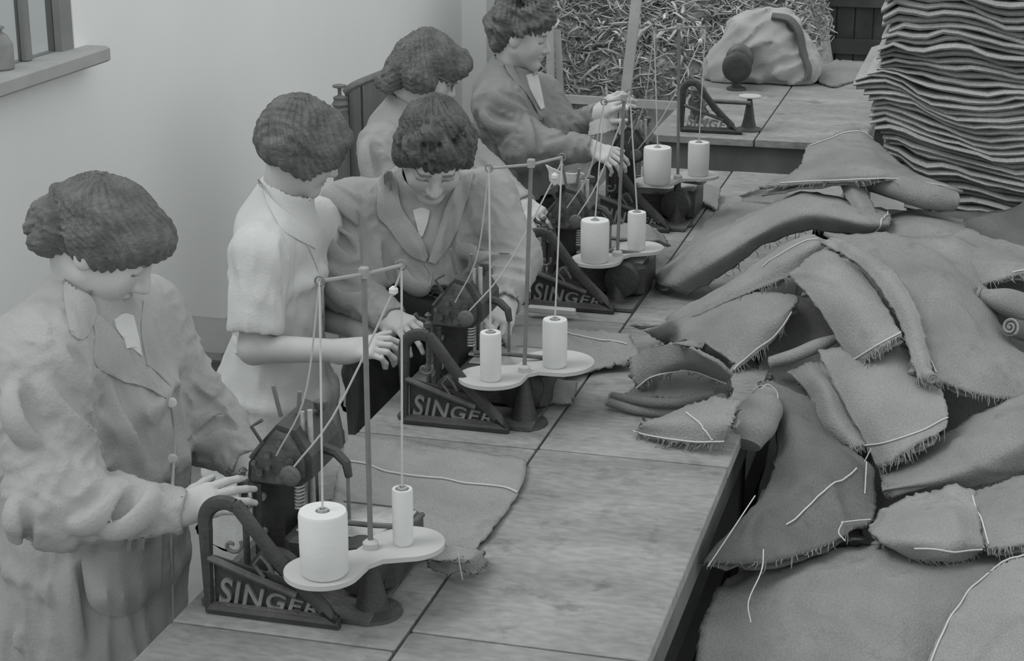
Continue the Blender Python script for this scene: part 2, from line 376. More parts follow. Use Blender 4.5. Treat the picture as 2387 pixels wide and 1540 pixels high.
def hand_sdf(S, w, d, n, side, size=1.0, curl=(25, 30, 35, 40), base=(15, 15, 18, 22), spread=5, thumb=(45, 25, 20), k=0.006):
    # w wrist, d towards the knuckles, n out of the back of the hand, side +1: thumb to the left of d seen from the back
    d = unit(d); n = np.asarray(n, float); n = unit(n-d*(n @ d)); l = np.cross(n, d)*side
    q = lambda a, b, c: w+(d*a+l*b+n*c)*size
    for b, e in ((0.028, 0.030), (0.010, 0.011), (-0.010, -0.010), (-0.026, -0.027)):
        S.cone(q(0.010, b*0.7, 0), q(0.082-abs(e)*0.2, e, 0.002), 0.0155*size, 0.0125*size, 0.014)
    S.cone(q(-0.03, 0, 0), q(0.02, 0, 0), 0.026*size, 0.025*size, 0.02)
    S.cone(q(0.012, 0.022, -0.010), q(0.045, 0.030, -0.014), 0.018*size, 0.016*size, 0.015)
    def rot(v, ax, deg): a = math.radians(deg); return v*math.cos(a)+np.cross(ax, v)*math.sin(a)+ax*(ax @ v)*(1-math.cos(a))
    L = ((0.042, 0.026, 0.021), (0.046, 0.030, 0.022), (0.043, 0.028, 0.021), (0.034, 0.021, 0.018))
    ax = np.cross(d, n)             # bending about this axis turns d towards -n
    ax = ax if (rot(d, ax, 10) @ n) < 0 else -ax
    for i, b in enumerate((0.030, 0.011, -0.010, -0.027)):
        p = q(0.082-abs(b)*0.2, b, 0.002); v = rot(d, n, (1.5-i)*spread*side if (rot(d, n, 5) @ l) > 0 else -(1.5-i)*spread*side)
        v = unit(d+l*math.tan(math.radians((1.5-i)*spread)))
        a = base[i]
        for j, ln in enumerate(L[i]):
            v2 = rot(v, ax, a); e = p+v2*ln*size; r = (0.0098, 0.0088, 0.0078, 0.0068)
            S.cone(p, e, (r[j]-0.001*(i == 3))*size, (r[j+1]-0.001*(i == 3))*size, 0.003); p = e; a += curl[i]*(0.9 if j else 1.0)
    v = unit(d*math.cos(math.radians(thumb[0]))+l*math.sin(math.radians(thumb[0]))-n*0.35); p = q(0.022, 0.026, -0.008)
    for ln, r0, r1, t in ((0.040, 0.0135, 0.0115, thumb[1]), (0.032, 0.0112, 0.0095, thumb[2]), (0.024, 0.0095, 0.0075, 0)):
        e = p+v*ln*size; S.cone(p, e, r0*size, r1*size, 0.006); p = e
        v = unit(v+d*math.tan(math.radians(t)))
def face_tint(v, C, R, s=1.0):
    q = (v-C) @ R.T/s; t = np.ones(len(v)); x, y, z = np.abs(q[:, 0]), q[:, 1], q[:, 2]
    near = (y > 0.04) & (np.linalg.norm(q, axis=1) < 0.16)
    brow = near & (np.abs(z-0.021-0.12*(0.03-x)*0.3) < 0.0045) & (x > 0.012) & (x < 0.05); t[brow] = 0.45
    lash = near & (np.abs(z+0.0075+(x-0.032)**2*8) < 0.0030) & (x > 0.016) & (x < 0.047); t[lash] = 0.40
    lip = near & (((x/0.022)**2+((z+0.0675)/0.0095)**2) < 1); t[lip] = 0.72
    chk = near & (((x-0.04)/0.02)**2+((z+0.035)/0.02)**2 < 1); t[chk] *= 0.95
    return t
def hair_disp(amp, fr, C, seed=0.0, fine=0.002):
    def d(P):
        r = P-C; th = np.arctan2(r[..., 1], r[..., 0]); 
        return amp*wob(P, fr, seed)+fine*np.sin(th*30+6*wob(P, 18, seed+1)+40*r[..., 2])+0.5*fine*np.sin(70*wob(P, 7, seed+4)+th*9)
    return d
def cloth_disp(amp, dirv, fr, along=0.25, seed=0.0, amp2=0.0025):
    dv = unit(dirv)
    def d(P):
        s_ = P @ dv; w = P-s_[..., None]*dv*(1-along)
        a = wob(w, fr, seed); b = wob(w, fr*2.1, seed+3)
        return -amp*(1-np.abs(a))**2+amp*0.4-amp*0.35*b+amp2*wob(P, 45, seed+5)
    return d
# ------------------------------------------------------------------ the setting
XW, YB = -3.27, 11.0
def st(name, vf, m, smooth=False): return solo(name, vf, m, kind='structure', smooth=smooth)
st('floor', box((XW-0.3, -3, -0.1), (4.5, YB+0.3, 0)), 'floor_concrete')
# left wall with a window opening; sill height 1.39, opening y 2.6..5.9
wy0, wz0, wz1 = 2.6, 1.39, 2.7
wy1 = PX(172, 80, XW)[1]
mb = MB(); T = 0.08
mb.add(*box((XW-T, -3, 0), (XW, wy0, 3.0))); mb.add(*box((XW-T, wy1, 0), (XW, YB, 3.0)))
mb.add(*box((XW-T, wy0, 0), (XW, wy1, wz0-0.03))); mb.add(*box((XW-T, wy0, wz1), (XW, wy1, 3.0)))
st('wall_left', mb, 'wall_paint')
st('wall_back', box((XW-T, YB, 0), (4.5, YB+0.25, 3.0)), 'plaster_back')
st('wall_pilaster', box((XW, YB-0.16, 0), (XW+0.16, YB, 3.0)), 'wall_paint')
# window: frame, mullions, panes, projecting sill
wn = thing('window_1', 'window with timber mullions above a projecting sill in the white wall', 'window', (XW-0.1, (wy0+wy1)/2, wz0), kind='structure')
def yw(px, py): return PX(px, py, XW-0.012)[1]
part('window_sill', box((XW-T, wy0-0.1, wz0-0.055), (XW+0.10, 6.03, wz0), 0.012), 'sill_wood', wn)
part('window_frame', MB().add(*box((XW-0.06, wy1-0.085, wz0), (XW-0.004, wy1, wz1))).add(*box((XW-0.06, wy0, wz0), (XW-0.004, wy0+0.06, wz1))).add(*box((XW-0.06, wy0+0.06, wz1-0.06), (XW-0.004, wy1-0.085, wz1))), 'frame_wood', wn, False)
yB_ = yw(66, 80)
for y in (3.2, 3.9, 4.6, yB_): part('mullion', box((XW-0.05, y-0.022, wz0), (XW-0.012, y+0.022, wz1-0.06), 0.006), 'frame_wood', wn)
ed = [wy0+0.06, 3.2, 3.9, 4.6, yB_, wy1-0.085]
for i, (a, b) in enumerate(zip(ed, ed[1:])):
    part('pane', box((XW-0.036, a+(0.022 if i else 0), wz0), (XW-0.032, b-(0.022 if i < 4 else 0), wz1-0.06)), 'window_glass', wn, False)
# can on the sill
p = PX(12, 125, XW+0.0); r = 0.055
o = thing('metal_can', 'squat dark tin with a narrow wire-topped neck on the window sill', 'can', (p[0]-0.03, p[1], wz0))
c = (p[0]-0.03, p[1], wz0)
part('body', lathe([(r*0.9, 0.0), (r, 0.006), (r, 0.085), (r*0.94, 0.09), (r*0.7, 0.115), (r*0.45, 0.125)], c, 20), 'bottle_metal', o)
part('neck', lathe([(0.022, 0.12), (0.022, 0.135), (0.030, 0.137), (0.030, 0.145), (0.02, 0.147)], c, 16), 'bottle_metal', o)
part('wick_wire', tube([(c[0], c[1], wz0+0.14), (c[0]+0.004, c[1]+0.006, wz0+0.19), (c[0], c[1], wz0+0.23)], 0.003, 6), 'bottle_metal', o)

# ------------------------------------------------------------------ the two long tables
XS, XE, XL = -1.03, -0.556, -1.50
def table(name, label, y0, y1, rb, lb):
    t = thing(name, label, 'table', ((XL+XE)/2, (y0+y1)/2, 0))
    for a, b in zip(rb, rb[1:]): part('plank', box((XS+0.004, a+0.004, TABLE-0.035), (XE, b-0.004, TABLE), 0.004), 'table_wood', t)
    for a, b in zip(lb, lb[1:]): part('machine_board', box((XL, a+0.004, TABLE-0.035), (XS-0.004, b-0.004, TABLE-0.002), 0.004), 'table_wood', t)
    mb = MB(); mb.add(*box((XE-0.045, y0+0.03, TABLE-0.16), (XE-0.02, y1-0.03, TABLE-0.0351))); part('apron', mb, 'dark_wood', t, False)
    part('apron', box((XL+0.02, y0+0.03, TABLE-0.16), (XL+0.045, y1-0.03, TABLE-0.0351)), 'dark_wood', t, False)
    part('end_rail', box((XL+0.046, y0+0.03, TABLE-0.16), (XE-0.046, y0+0.06, TABLE-0.0351)), 'dark_wood', t, False)
    part('end_rail', box((XL+0.046, y1-0.06, TABLE-0.16), (XE-0.046, y1-0.03, TABLE-0.0351)), 'dark_wood', t, False)
    ys = np.linspace(y0+0.12, y1-0.12, 3 if y1-y0 > 3 else 2)
    for y in ys:
        for x in (XL+0.08, XE-0.09): part('leg', box((x-0.04, y-0.04, 0), (x+0.04, y+0.04, TABLE-0.0352), 0.006), 'dark_wood', t)
    for x in (XL+0.08, XE-0.09): part('stretcher', box((x-0.02, ys[0]+0.041, 0.18), (x+0.02, ys[-1]-0.041, 0.25)), 'dark_wood', t, False)
    return t
table('sewing_table', 'long worn wooden sewing table in the foreground holding four machines', 2.2, 7.25, [2.2, 3.02, 4.03, 5.05, 6.1, 7.25], [2.2, 2.94, 4.03, 5.10, 6.10, 7.25])
table('sewing_table', 'second wooden table across the gap, with one machine and a draped bale', 7.90, 9.55, [7.90, 8.83, 9.55], [7.90, 8.75, 9.55])
# dark shelf and pale blocks added as light showing through under the second table
zc = PY(1840, 388, 8.7)[2]
o = solo('floor_crate', MB().add(*box((-1.36, 8.6, 0.0), (-0.68, 9.0, zc-0.03))).add(*box((-1.38, 8.58, zc-0.03), (-0.66, 9.02, zc))), 'dark_wood', 'low dark crate in the shadow beneath the second table', 'crate', smooth=False)
for (px, w, l_) in ((1786, 0.03, 'narrow'), (1840, 0.075, 'wide')):
    q = PY(px, 388, 8.7); solo('light_gap_block', box((q[0]-w/2, 8.68, zc+0.001), (q[0]+w/2, 8.76, zc+0.05), 0.004), 'white_paper', l_+' pale block standing for light through the gap, on the dark crate under the second table', 'light patch')
# draped board edge at the far end of the first table
# ------------------------------------------------------------------ background: dark shutter, window patch, jute pen
a = PY(1880, 140, YB-0.02); b = PY(2075, 0, YB-0.02)
dr = thing('door_1', 'dark boarded double door in the back wall', 'door', ((a[0]+b[0])/2, YB-0.06, 0), kind='structure')
x0 = a[0]-0.05; x1 = b[0]+0.02; nb = 5
for i in range(nb):
    w = (x1-x0)/nb; part('plank', box((x0+i*w+0.003, YB-0.05, 0.02), (x0+(i+1)*w-0.003, YB-0.001, 2.2), 0.004), 'black_board', dr)
for z in (0.25, 0.70, 0.98, 1.6): part('ledge', box((x0, YB-0.08, z), (x1, YB-0.0505, z+0.09), 0.004), 'black_board', dr)
# pale timber pen holding back the jute
YF = 9.75
pen = thing('timber_pen', 'pale timber rail and posts holding back the heap of loose jute', 'fence', (PY(1420, 240, YF)[0], YF, 0))
def rail(px0, py0, px1, py1, w, nm, th=0.03, dy=0.0):
    a, b = PY(px0, py0, YF+dy), PY(px1, py1, YF+dy); d = unit(b-a); n = np.cross(d, (0, 1, 0)); n = n/np.linalg.norm(n)*w/2
    part(nm, prism([a+n, a-n, b-n, b+n], (0, th, 0)), 'pale_wood', pen, False)
rail(1240, 226, 1640, 252, 0.045, 'rail')
rail(1240, 275, 1440, 280, 0.085, 'rail', dy=0.05)
rail(1280, 60, 1283, 226, 0.040, 'post', dy=-0.032); rail(1298, 70, 1306, 226, 0.035, 'post', 0.02, 0.031)
rail(1487, -40, 1455, 240, 0.055, 'post', dy=-0.033)
rail(1457, 252, 1452, 330, 0.030, 'post', dy=0.031)
for px in (1283, 1452): 
    q = PY(px, 250, YF+0.06); part('post', box((q[0]-0.02, YF+0.04, 0), (q[0]+0.02, YF+0.08, q[2]), 0.004), 'pale_wood', pen)
# jute heap: lumpy core + thousands of crumpled fibres
core = MB(); ys = np.linspace(YF+0.12, YB-0.15, 14); xs = np.linspace(-2.75, -0.95, 40)
def jute_h(x, y): 
    e = np.clip((x+2.85)/0.25, 0, 1)*np.clip((-0.85-x)/0.25, 0, 1)
    return (0.35+0.85*np.clip((y-YF-0.05)/0.75, 0, 1)**0.7*1.25)*(0.15+0.85*e)+0.05*np.sin(9*x+3*y)+0.04*np.sin(17*x-5*y)
G = np.array([[(x, y, jute_h(x, y)) for x in xs] for y in ys]); nv, nu = G.shape[:2]
base = G.copy(); base[..., 2] = 0.0
v = np.concatenate([G.reshape(-1, 3), base.reshape(-1, 3)]); m_ = nu*nv; f = []
for j in range(nv-1):
    for i in range(nu-1): a = j*nu+i; f += [(a, a+1, a+nu+1, a+nu), (m_+a, m_+a+nu, m_+a+nu+1, m_+a+1)]
rim = list(range(nu))+[j*nu+nu-1 for j in range(1, nv)]+[(nv-1)*nu+i for i in range(nu-2, -1, -1)]+[j*nu for j in range(nv-2, 0, -1)]
for a, b in zip(rim, rim[1:]+rim[:1]): f.append((b, a, m_+a, m_+b))
jt = thing('jute_heap', 'tangled heap of loose raw jute fibre behind the pale timber rails', 'jute', ((-2.75-0.95)/2, (YF+YB)/2, 0), kind='stuff')
part('heap_core', (v, f), 'jute_fibre', jt, tint=np.full(len(v), 0.75), kind='stuff')
mb = MB(); tint = []
for i in range(7500):
    x = rng.uniform(-2.7, -1.0); y = rng.uniform(YF+0.10, YB-0.25)**1.0; z = jute_h(x, y)+rng.uniform(-0.02, 0.05)
    a = rng.uniform(0, 2*math.pi); el = rng.normal(0, 0.5); L = rng.uniform(0.05, 0.20); d = A(math.cos(a)*math.cos(el), math.sin(a)*math.cos(el)*0.6, math.sin(el))
    c = A(x, y, z); bend = rng.normal(0, 0.3, 3)*L
    P = [c-d*L/2, c-d*L/6+bend*0.5, c+d*L/6+bend*0.5, c+d*L/2]; w = rng.uniform(0.004, 0.014)
    v, f = tube(P, [w*0.4, w, w*0.9, w*0.3], 4, [w*0.2, w*0.45, w*0.4, w*0.15]); mb.add(v, f); tint += [rng.choice([0.6, 0.75, 0.9, 1.0, 1.2])*rng.uniform(0.8, 1.15)]*len(v)
part('loose_fibre', mb, 'jute_fibre', jt, True, tint=tint, kind='stuff', ang=None)
# ------------------------------------------------------------------ sack sewing machines
def text_mesh(s, size, depth):
    c = bpy.data.curves.new('lettering', 'FONT'); c.body = s; c.size = size; c.extrude = depth; c.shear = 0.25; c.offset = 0.0012; c.space_character = 1.12
    o = bpy.data.objects.new('lettering', c); col.objects.link(o); bpy.context.view_layer.update()
    me = o.evaluated_get(bpy.context.evaluated_depsgraph_get()).to_mesh()
    v = np.array([x.co[:] for x in me.vertices]); f = [tuple(p.vertices) for p in me.polygons]
    bpy.data.objects.remove(o); bpy.data.curves.remove(c); return v, f
TXT = text_mesh('SINGER', 0.075, 0.004)
def rod(a, b, r, n=10): return tube([a, b], r, n)
def arc_tube(c, r, a0, a1, rr, ax, n=16, tn=8):
    t = np.linspace(a0, a1, n); z = np.zeros(n); o = {'xz': np.stack([np.cos(t), z, np.sin(t)], 1), 'yz': np.stack([z, np.cos(t), np.sin(t)], 1), 'xy': np.stack([np.cos(t), np.sin(t), z], 1)}[ax]
    return tube(np.asarray(c)+o*r, rr, tn)
def bracket(t, O, web_on=True, k=1.0):
    # rounded triangular cast bracket across the machine's near side, with lettering in its lower band
    # outer loop in local x,z (width .27, height .235)
    oz = [(0.0, 0.0), (0.0, 0.17)]+[(0.045+0.045*math.cos(a), 0.185+0.045*math.sin(a)) for a in np.linspace(math.pi*0.98, math.pi*0.25, 8)]+[(0.165, 0.105), (0.275, 0.0)]
    P = np.array([(x, 0, z) for x, z in oz]); loop = np.concatenate([spline(P[1:], 40), P[:1], [P[1]]])*k
    part('bracket_rim', tube(O+loop+A(0, 0, 0.012), 0.0125, 8, 0.016), 'cast_iron', t)
    part('bracket_foot', tube(O+A(0, 0, 0.012)+np.array([(0, 0, 0), (0.14, 0, 0), (0.275, 0, 0)], float), 0.013, 8), 'cast_iron', t)
    part('bracket_bar', tube(O+np.array([(0.005, -0.004, 0.122), (0.09, -0.004, 0.093), (0.19, -0.004, 0.062)], float), 0.008, 8), 'worn_iron', t)
    # thin web behind the letters
    web = [(0.01, 0.008, 0.015), (0.262, 0.008, 0.015), (0.18, 0.008, 0.085), (0.01, 0.008, 0.12)]
    wb = part('bracket_web', prism(O+np.array(web), (0, 0.006, 0)), 'cast_iron', t, False) if web_on else t
    v, f = TXT; w = v[:, 0].max(); q = np.stack([0.018+v[:, 0]/w*0.215, 0.004-v[:, 2], 0.022+v[:, 1]*(1.15-0.75*v[:, 0]/w)], 1)
    part('lettering', (O+q, f), 'raised_letter', wb, False, label='raised cast lettering reading SINGER')
    # scroll ornament above the bar
    s_ = []
    for a in np.linspace(0.4, 4.6, 22): s_.append((0.055+0.010*a*math.cos(a*1.5)*0.5, 0.0, 0.152+0.0085*a*math.sin(a*1.5)*0.5))
    part('scroll', tube(O+np.array(s_), 0.004, 6), 'worn_iron', t)
    part('scroll', tube(O+np.array([(0.12, 0, 0.09), (0.10, 0, 0.115), (0.115, 0, 0.135), (0.13, 0, 0.12), (0.14, 0, 0.10)], float), 0.0045, 6), 'worn_iron', t)
def machine(O, label, head=True):
    O = np.asarray(O, float); t = thing('sewing_machine', label, 'machine', O, 'sack sewing machines')
    bracket(t, O, head, 1.0 if head else 0.92)
    if head: part('base_plate', box(O+A(-0.03, 0.02, 0), O+A(0.33, 0.46, 0.014), 0.004), 'worn_iron', t)
    if not head: return t
    hx, hy = 0.055, 0.30
    # bed block and column
    part('bed', box(O+A(0.10, 0.14, 0.0142), O+A(0.34, 0.36, 0.115), 0.018), 'cast_iron', t)
    part('needle_plate', box(O+A(0.12, 0.17, 0.1152), O+A(0.33, 0.33, 0.120), 0.002), 'bare_steel', t)
    part('column', box(O+A(0.005, 0.22, 0.0142), O+A(0.099, 0.38, 0.24), 0.022), 'cast_iron', t)
    # sloping head casting
    hd = MB()
    prof = [(0.005, 0.20), (0.115, 0.20), (0.150, 0.225), (0.150, 0.27), (0.115, 0.325), (0.075, 0.335), (0.045, 0.30), (0.010, 0.245)]
    hd.add(*prism(O+np.array([(x, 0.20, z) for x, z in prof]), (0, 0.16, 0))); part('head', hd, 'cast_iron', t, False)
    fp = part('face_plate', prism(O+np.array([(x*0.82+0.012, 0.192, z*0.86+0.035) for x, z in prof]), (0, 0.0075, 0)), 'worn_iron', t, False)
    for x, z, r in ((0.040, 0.232, 0.008), (0.085, 0.225, 0.009), (0.06, 0.272, 0.006), (0.108, 0.262, 0.008), (0.085, 0.30, 0.006), (0.060, 0.245, 0.005), (0.028, 0.252, 0.005)):
        part('screw_cap', lathe([(r, 0), (r, 0.008), (r*0.8, 0.012), (r*0.3, 0.013)], O+A(x, 0.192, z)*A(1, 1, 1)-A(0, 0.013, 0), 14, 1), 'worn_iron', fp)
    part('tension_dial', lathe([(0.018, 0), (0.022, 0.003), (0.022, 0.008), (0.012, 0.012), (0.006, 0.02), (0.004, 0.028)], O+A(0.115, 0.160, 0.240), 18, 1), 'worn_iron', t)
    part('needle_bar', rod(O+A(0.135, 0.235, 0.122), O+A(0.135, 0.235, 0.36), 0.006), 'bare_steel', t)
    part('presser_bar', rod(O+A(0.118, 0.235, 0.125), O+A(0.118, 0.235, 0.355), 0.005), 'bare_steel', t)
    part('presser_foot', box(O+A(0.105, 0.215, 0.1205), O+A(0.15, 0.25, 0.128), 0.003), 'bare_steel', t)
    part('lever', tube(O+np.array([(0.15, 0.27, 0.265), (0.18, 0.26, 0.262), (0.205, 0.25, 0.245), (0.21, 0.25, 0.215)], float), [0.012, 0.011, 0.010, 0.008], 8), 'cast_iron', t)
    part('guide_rod', rod(O+A(0.208, 0.25, 0.12), O+A(0.208, 0.25, 0.24), 0.004), 'rod_steel', t)
    part('guard_rail', tube(O+spline([(0.14, 0.16, 0.150), (0.22, 0.15, 0.158), (0.30, 0.17, 0.150), (0.345, 0.22, 0.135), (0.352, 0.30, 0.125)], 14), 0.006, 8), 'worn_iron', t)
    part('front_rod', rod(O+A(0.012, 0.165, 0.0142), O+A(0.012, 0.165, 0.205), 0.007), 'worn_iron', t)
    part('front_rod', rod(O+A(0.035, 0.180, 0.0142), O+A(0.035, 0.180, 0.205), 0.009), 'cast_iron', t)
    part('oil_cluster', MB().add(*lathe([(0.004, 0), (0.013, 0.006), (0.013, 0.018), (0.005, 0.024), (0.005, 0.034), (0.010, 0.038), (0.003, 0.046)], O+A(0.012, 0.165, 0.203), 12)).add(*tube(O+np.array([(0.012, 0.165, 0.225), (-0.012, 0.16, 0.232), (-0.02, 0.155, 0.245)], float), 0.006, 8)), 'worn_iron', t)
    part('thread_post', rod(O+A(0.06, 0.26, 0.33), O+A(0.05, 0.25, 0.40), 0.0045), 'rod_steel', t)
    part('thread_post', rod(O+A(0.09, 0.28, 0.33), O+A(0.10, 0.27, 0.385), 0.0045), 'rod_steel', t)
    sp_ = np.linspace(0, 7*2*math.pi, 70)
    part('spring', tube(O+np.stack([0.118+0.010*np.cos(sp_), 0.205+0.010*np.sin(sp_), 0.15+sp_/sp_.max()*0.055], 1), 0.0022, 5), 'bare_steel', t)
    part('take_up_lever', tube(O+np.array([(0.02, 0.188, 0.262), (0.05, 0.180, 0.300), (0.03, 0.176, 0.335), (0.055, 0.174, 0.352)], float), 0.0045, 6), 'worn_iron', t)
    part('side_cover', box(O+A(-0.012, 0.25, 0.06), O+A(0.0045, 0.35, 0.19), 0.005), 'worn_iron', t)
    for z in (0.085, 0.165): part('cover_bolt', lathe([(0.009, -0.008), (0.009, 0), (0.004, 0)], O+A(0.03, 0.2195, z), 10, 1), 'bare_steel', t)
    part('foot_lug', box(O+A(0.10, 0.375, 0.0142), O+A(0.30, 0.44, 0.045), 0.008), 'cast_iron', t)
    part('oil_cup', lathe([(0.006, 0), (0.006, 0.012), (0.014, 0.016), (0.015, 0.032), (0.006, 0.036)], O+A(0.125, 0.32, 0.317), 14), 'worn_iron', t)
    # hand wheel under the bracket slope
    wc = O+A(0.115, 0.075, 0.062)
    hw = part('hand_wheel', lathe([(0.012, -0.018), (0.050, -0.016), (0.057, -0.010), (0.057, 0.010), (0.050, 0.016), (0.012, 0.018)], wc, 28, 1), 'cast_iron', t)
    part('wheel_shaft', tube([wc+A(0, 0.0185, 0), wc+A(0, 0.075, 0)], 0.012, 12), 'worn_iron', t)
    part('wheel_hub', lathe([(0.020, 0), (0.020, 0.010), (0.010, 0.014)], wc+A(0, -0.033, 0), 16, 1), 'bare_steel', hw)
    # looper box with rounded hump to the right of the bed
    part('looper_cover', MB().add(*lathe([(0.02, 0), (0.052, 0.004), (0.056, 0.02), (0.056, 0.06), (0.05, 0.068), (0.02, 0.07)], O+A(0.275, 0.10, 0.075), 24, 1)), 'cast_iron', t)
    return t
YM = [2.995, 4.114, 5.181, 6.193, 8.0]
XM = [-1.441, -1.402, -1.36, -1.374, -1.373]
LB = ['black cast-iron sewing machine nearest the camera, its whole bracket lettering readable', 'black sewing machine worked by the woman in the white dress', 'black sewing machine beside the woman in glasses', 'black sewing machine at the far end of the foreground table', 'sewing machine alone on the second table beyond the gap']
MACH = [machine((x, y, TABLE), l) for x, y, l in zip(XM[:4], YM[:4], LB[:4])]
t5 = machine((XM[4], YM[4], TABLE), LB[4], head=False)
O5 = A(XM[4], YM[4], TABLE)
part('cross_shaft', tube([O5+A(0.11, 0.05, 0.135), O5+A(0.30, 0.05, 0.135)], 0.010, 10), 'worn_iron', t5)
part('column', box(O5+A(0.0, 0.2, 0.0142), O5+A(0.06, 0.30, 0.16), 0.012), 'worn_iron', t5)
part('gear', lathe([(0.01, -0.01), (0.035, -0.01), (0.035, 0.01), (0.01, 0.01)], O5+A(0.03, 0.185, 0.10), 18, 1), 'worn_iron', t5)

# ------------------------------------------------------------------ thread stands, spools and their threads
def stand(base, l0, l1, hh, rodh, label, arms=True, r0=0.078, r1=0.072, top=None):
    base = np.asarray(base, float); t = thing('thread_stand', label, 'stand', base, 'thread stands beside the machines')
    part('cone_foot', lathe([(0.062, 0), (0.060, 0.006), (0.034, 0.014), (0.026, 0.05), (0.012, hh-0.012), (0.012, hh-0.0002)], base, 20), 'cast_iron', t)
    c = base+A(0, 0, hh)
    if l0 is None:
        part('plate', lathe([(0.05, 0), (0.052, 0.003), (0.05, 0.007)], c, 22), 'tray_paint', t); return t, c
    l0 = np.asarray(l0, float); l1 = np.asarray(l1, float)
    # tray: two round lobes joined by a waist
    d = unit((l1-l0)*A(1, 1, 0)); n = A(-d[1], d[0], 0); pts = []
    L = np.linalg.norm((l1-l0)[:2])
    w = lambda s: None
    for a in np.linspace(math.pi*0.5-0.55, math.pi*1.5+0.55, 22): pts.append(l0+d*r0*math.cos(a)+n*r0*math.sin(a))
    pts.append(l0+d*L*0.5-n*0.034)
    for a in np.linspace(-math.pi*0.5-0.55, math.pi*0.5+0.55, 22): pts.append(l1+d*r1*math.cos(a)+n*r1*math.sin(a))
    pts.append(l0+d*L*0.5+n*0.034)
    pts = np.array(pts); pts[:, 2] = c[2]; 
    part('tray', prism(spline(np.concatenate([pts, pts[:1]]), 90)[:-1], (0, 0, 0.010)), 'tray_paint', t, False)
    part('boss', lathe([(0.016, 0), (0.016, 0.012), (0.009, 0.018)], c+A(0, 0, 0.0101), 14), 'tray_paint', t)
    tp = c+A(0, 0, rodh) if top is None else np.asarray(top, float)
    part('rod', tube([c+A(0, 0, 0.0102), (c+tp)/2, tp], 0.0055, 10), 'rod_steel', t)
    return t, c, tp
def spool(p, r, h, label, thr, taper=0.97):
    o = thing('thread_spool', label, 'spool', p, 'white thread spools on the trays')
    pr = [(r*0.90*taper, 0.0), (r*taper, 0.006), (r, h*0.5), (r*1.0, h-0.006), (r*0.95, h), (0.014, h), (0.012, h-0.01)]
    wd_ = part('winding', lathe(pr, p, 32), 'spool_thread', o)
    part('core', lathe([(0.010, h-0.0098), (0.010, h+0.004), (0.006, h+0.004), (0.006, h-0.006)], p, 14), 'bale_cloth', o)
    if thr is not None: part('thread', tube([p+A(r*0.0, 0, h+0.0042)]+list(thr), 0.0024, 6), 'thread', wd_)
    return o
def on_tray(px, py, z): return PZ(px, py, z)
DEF = [ # cone-base pixel, lobes (pixels on the tray), spools (pixel of base centre, radius, height), tray height, rod top pixel, arm ends
 dict(base=(868, 1425), lob=((752, 1338), (950, 1272)), sp=((757, 1335, 0.047, 0.130), (940, 1266, 0.021, 0.118)), hh=0.13, top=(848, 632), arm=((745, 655), (936, 618)), r=(0.075, 0.075)),
 dict(base=(1222, 985), lob=((1146, 884), (1300, 850)), sp=((1144, 884, 0.027, 0.125), (1293, 852, 0.032, 0.125)), hh=0.13, top=(1238, 378), arm=((1140, 392), (1310, 366)), r=(0.085, 0.095)),
 dict(base=(1437, 703), lob=((1390, 610), (1492, 582)), sp=((1386, 608, 0.044, 0.130), (1483, 580, 0.029, 0.120)), hh=0.14, top=(1455, 225), arm=((1408, 238), (1468, 215)), r=(0.077, 0.075)),
 dict(base=(1577, 523), lob=((1527, 427), (1630, 412)), sp=((1531, 426, 0.050, 0.130), (1627, 408, 0.039, 0.122)), hh=0.16, top=(1583, 60), arm=((1525, 72), (1645, 62)), r=(0.075, 0.072)),
]
SL = ['thread stand nearest the camera with a pale two-lobed tray', 'thread stand beside the second machine, tray reaching over the plank seam', 'thread stand beside the third machine with a dark cone foot', 'thread stand at the far end of the first table']
PL = [('fattest white thread spool, nearest the camera', 'thin white thread spool on the nearest tray'),
      ('slim white spool below the hand of the woman leaning forward', 'white spool on the outer lobe of the second tray'),
      ('stout white spool on the third tray, left lobe', 'slim white spool on the third tray, right lobe'),
      ('stout white spool on the farthest tray, left lobe', 'narrower white spool on the farthest tray, right lobe')]
for i, D in enumerate(DEF):
    b = PZ(*D['base'], TABLE); z = TABLE+D['hh']
    l0, l1 = PZ(*D['lob'][0], z), PZ(*D['lob'][1], z)
    dist = (b-CAM) @ HEAD; tp = PD(*D['top'], dist)
    t, c, tp = stand(b, l0, l1, D['hh'], 0.57, SL[i], r0=D['r'][0], r1=D['r'][1], top=tp)
    ends = [PD(*D['arm'][0], (l0-CAM) @ HEAD), PD(*D['arm'][1], (l1-CAM) @ HEAD)]
    am = part('arm', tube([ends[0], tp-A(0, 0, 0.006), ends[1]], 0.0038, 8), 'pale_metal', t)
    part('arm_clamp', box(tp-A(0.009, 0.009, 0.014), tp+A(0.009, 0.009, 0.008), 0.003), 'pale_metal', t)
    for e in ends: part('eyelet', arc_tube(e, 0.009, 0, 6.28, 0.0022, 'xz', 14, 6), 'rod_steel', am)
    for j, (px, py, r, h) in enumerate(D['sp']):
        p = PZ(px, py, z+0.0105); e = ends[j]
        mid = (p+A(0, 0, h)+e)/2
        spool(p, r, h, PL[i][j], [mid, e])
    # thread from the arm back to the machine head, with a small bead
    M = A(XM[i], YM[i], TABLE); g = M+A(0.115, 0.17, 0.25)
    bd = ends[1]*0.93+g*0.07-A(0, 0, 0.02)
    part('lead_thread', tube(spline([ends[1], bd, (bd*0.45+g*0.55)-A(0, 0, 0.04), g], 14), 0.0022, 6), 'thread', t)
    part('lead_thread', tube(spline([ends[0], (ends[0]+g)/2-A(0, 0, 0.03), g+A(-0.03, 0, 0.03)], 12), 0.0020, 6), 'thread', t)
    part('bead', lathe([(0.003, -0.009), (0.009, -0.004), (0.009, 0.004), (0.003, 0.009)], bd, 12), 'spool_thread', t)
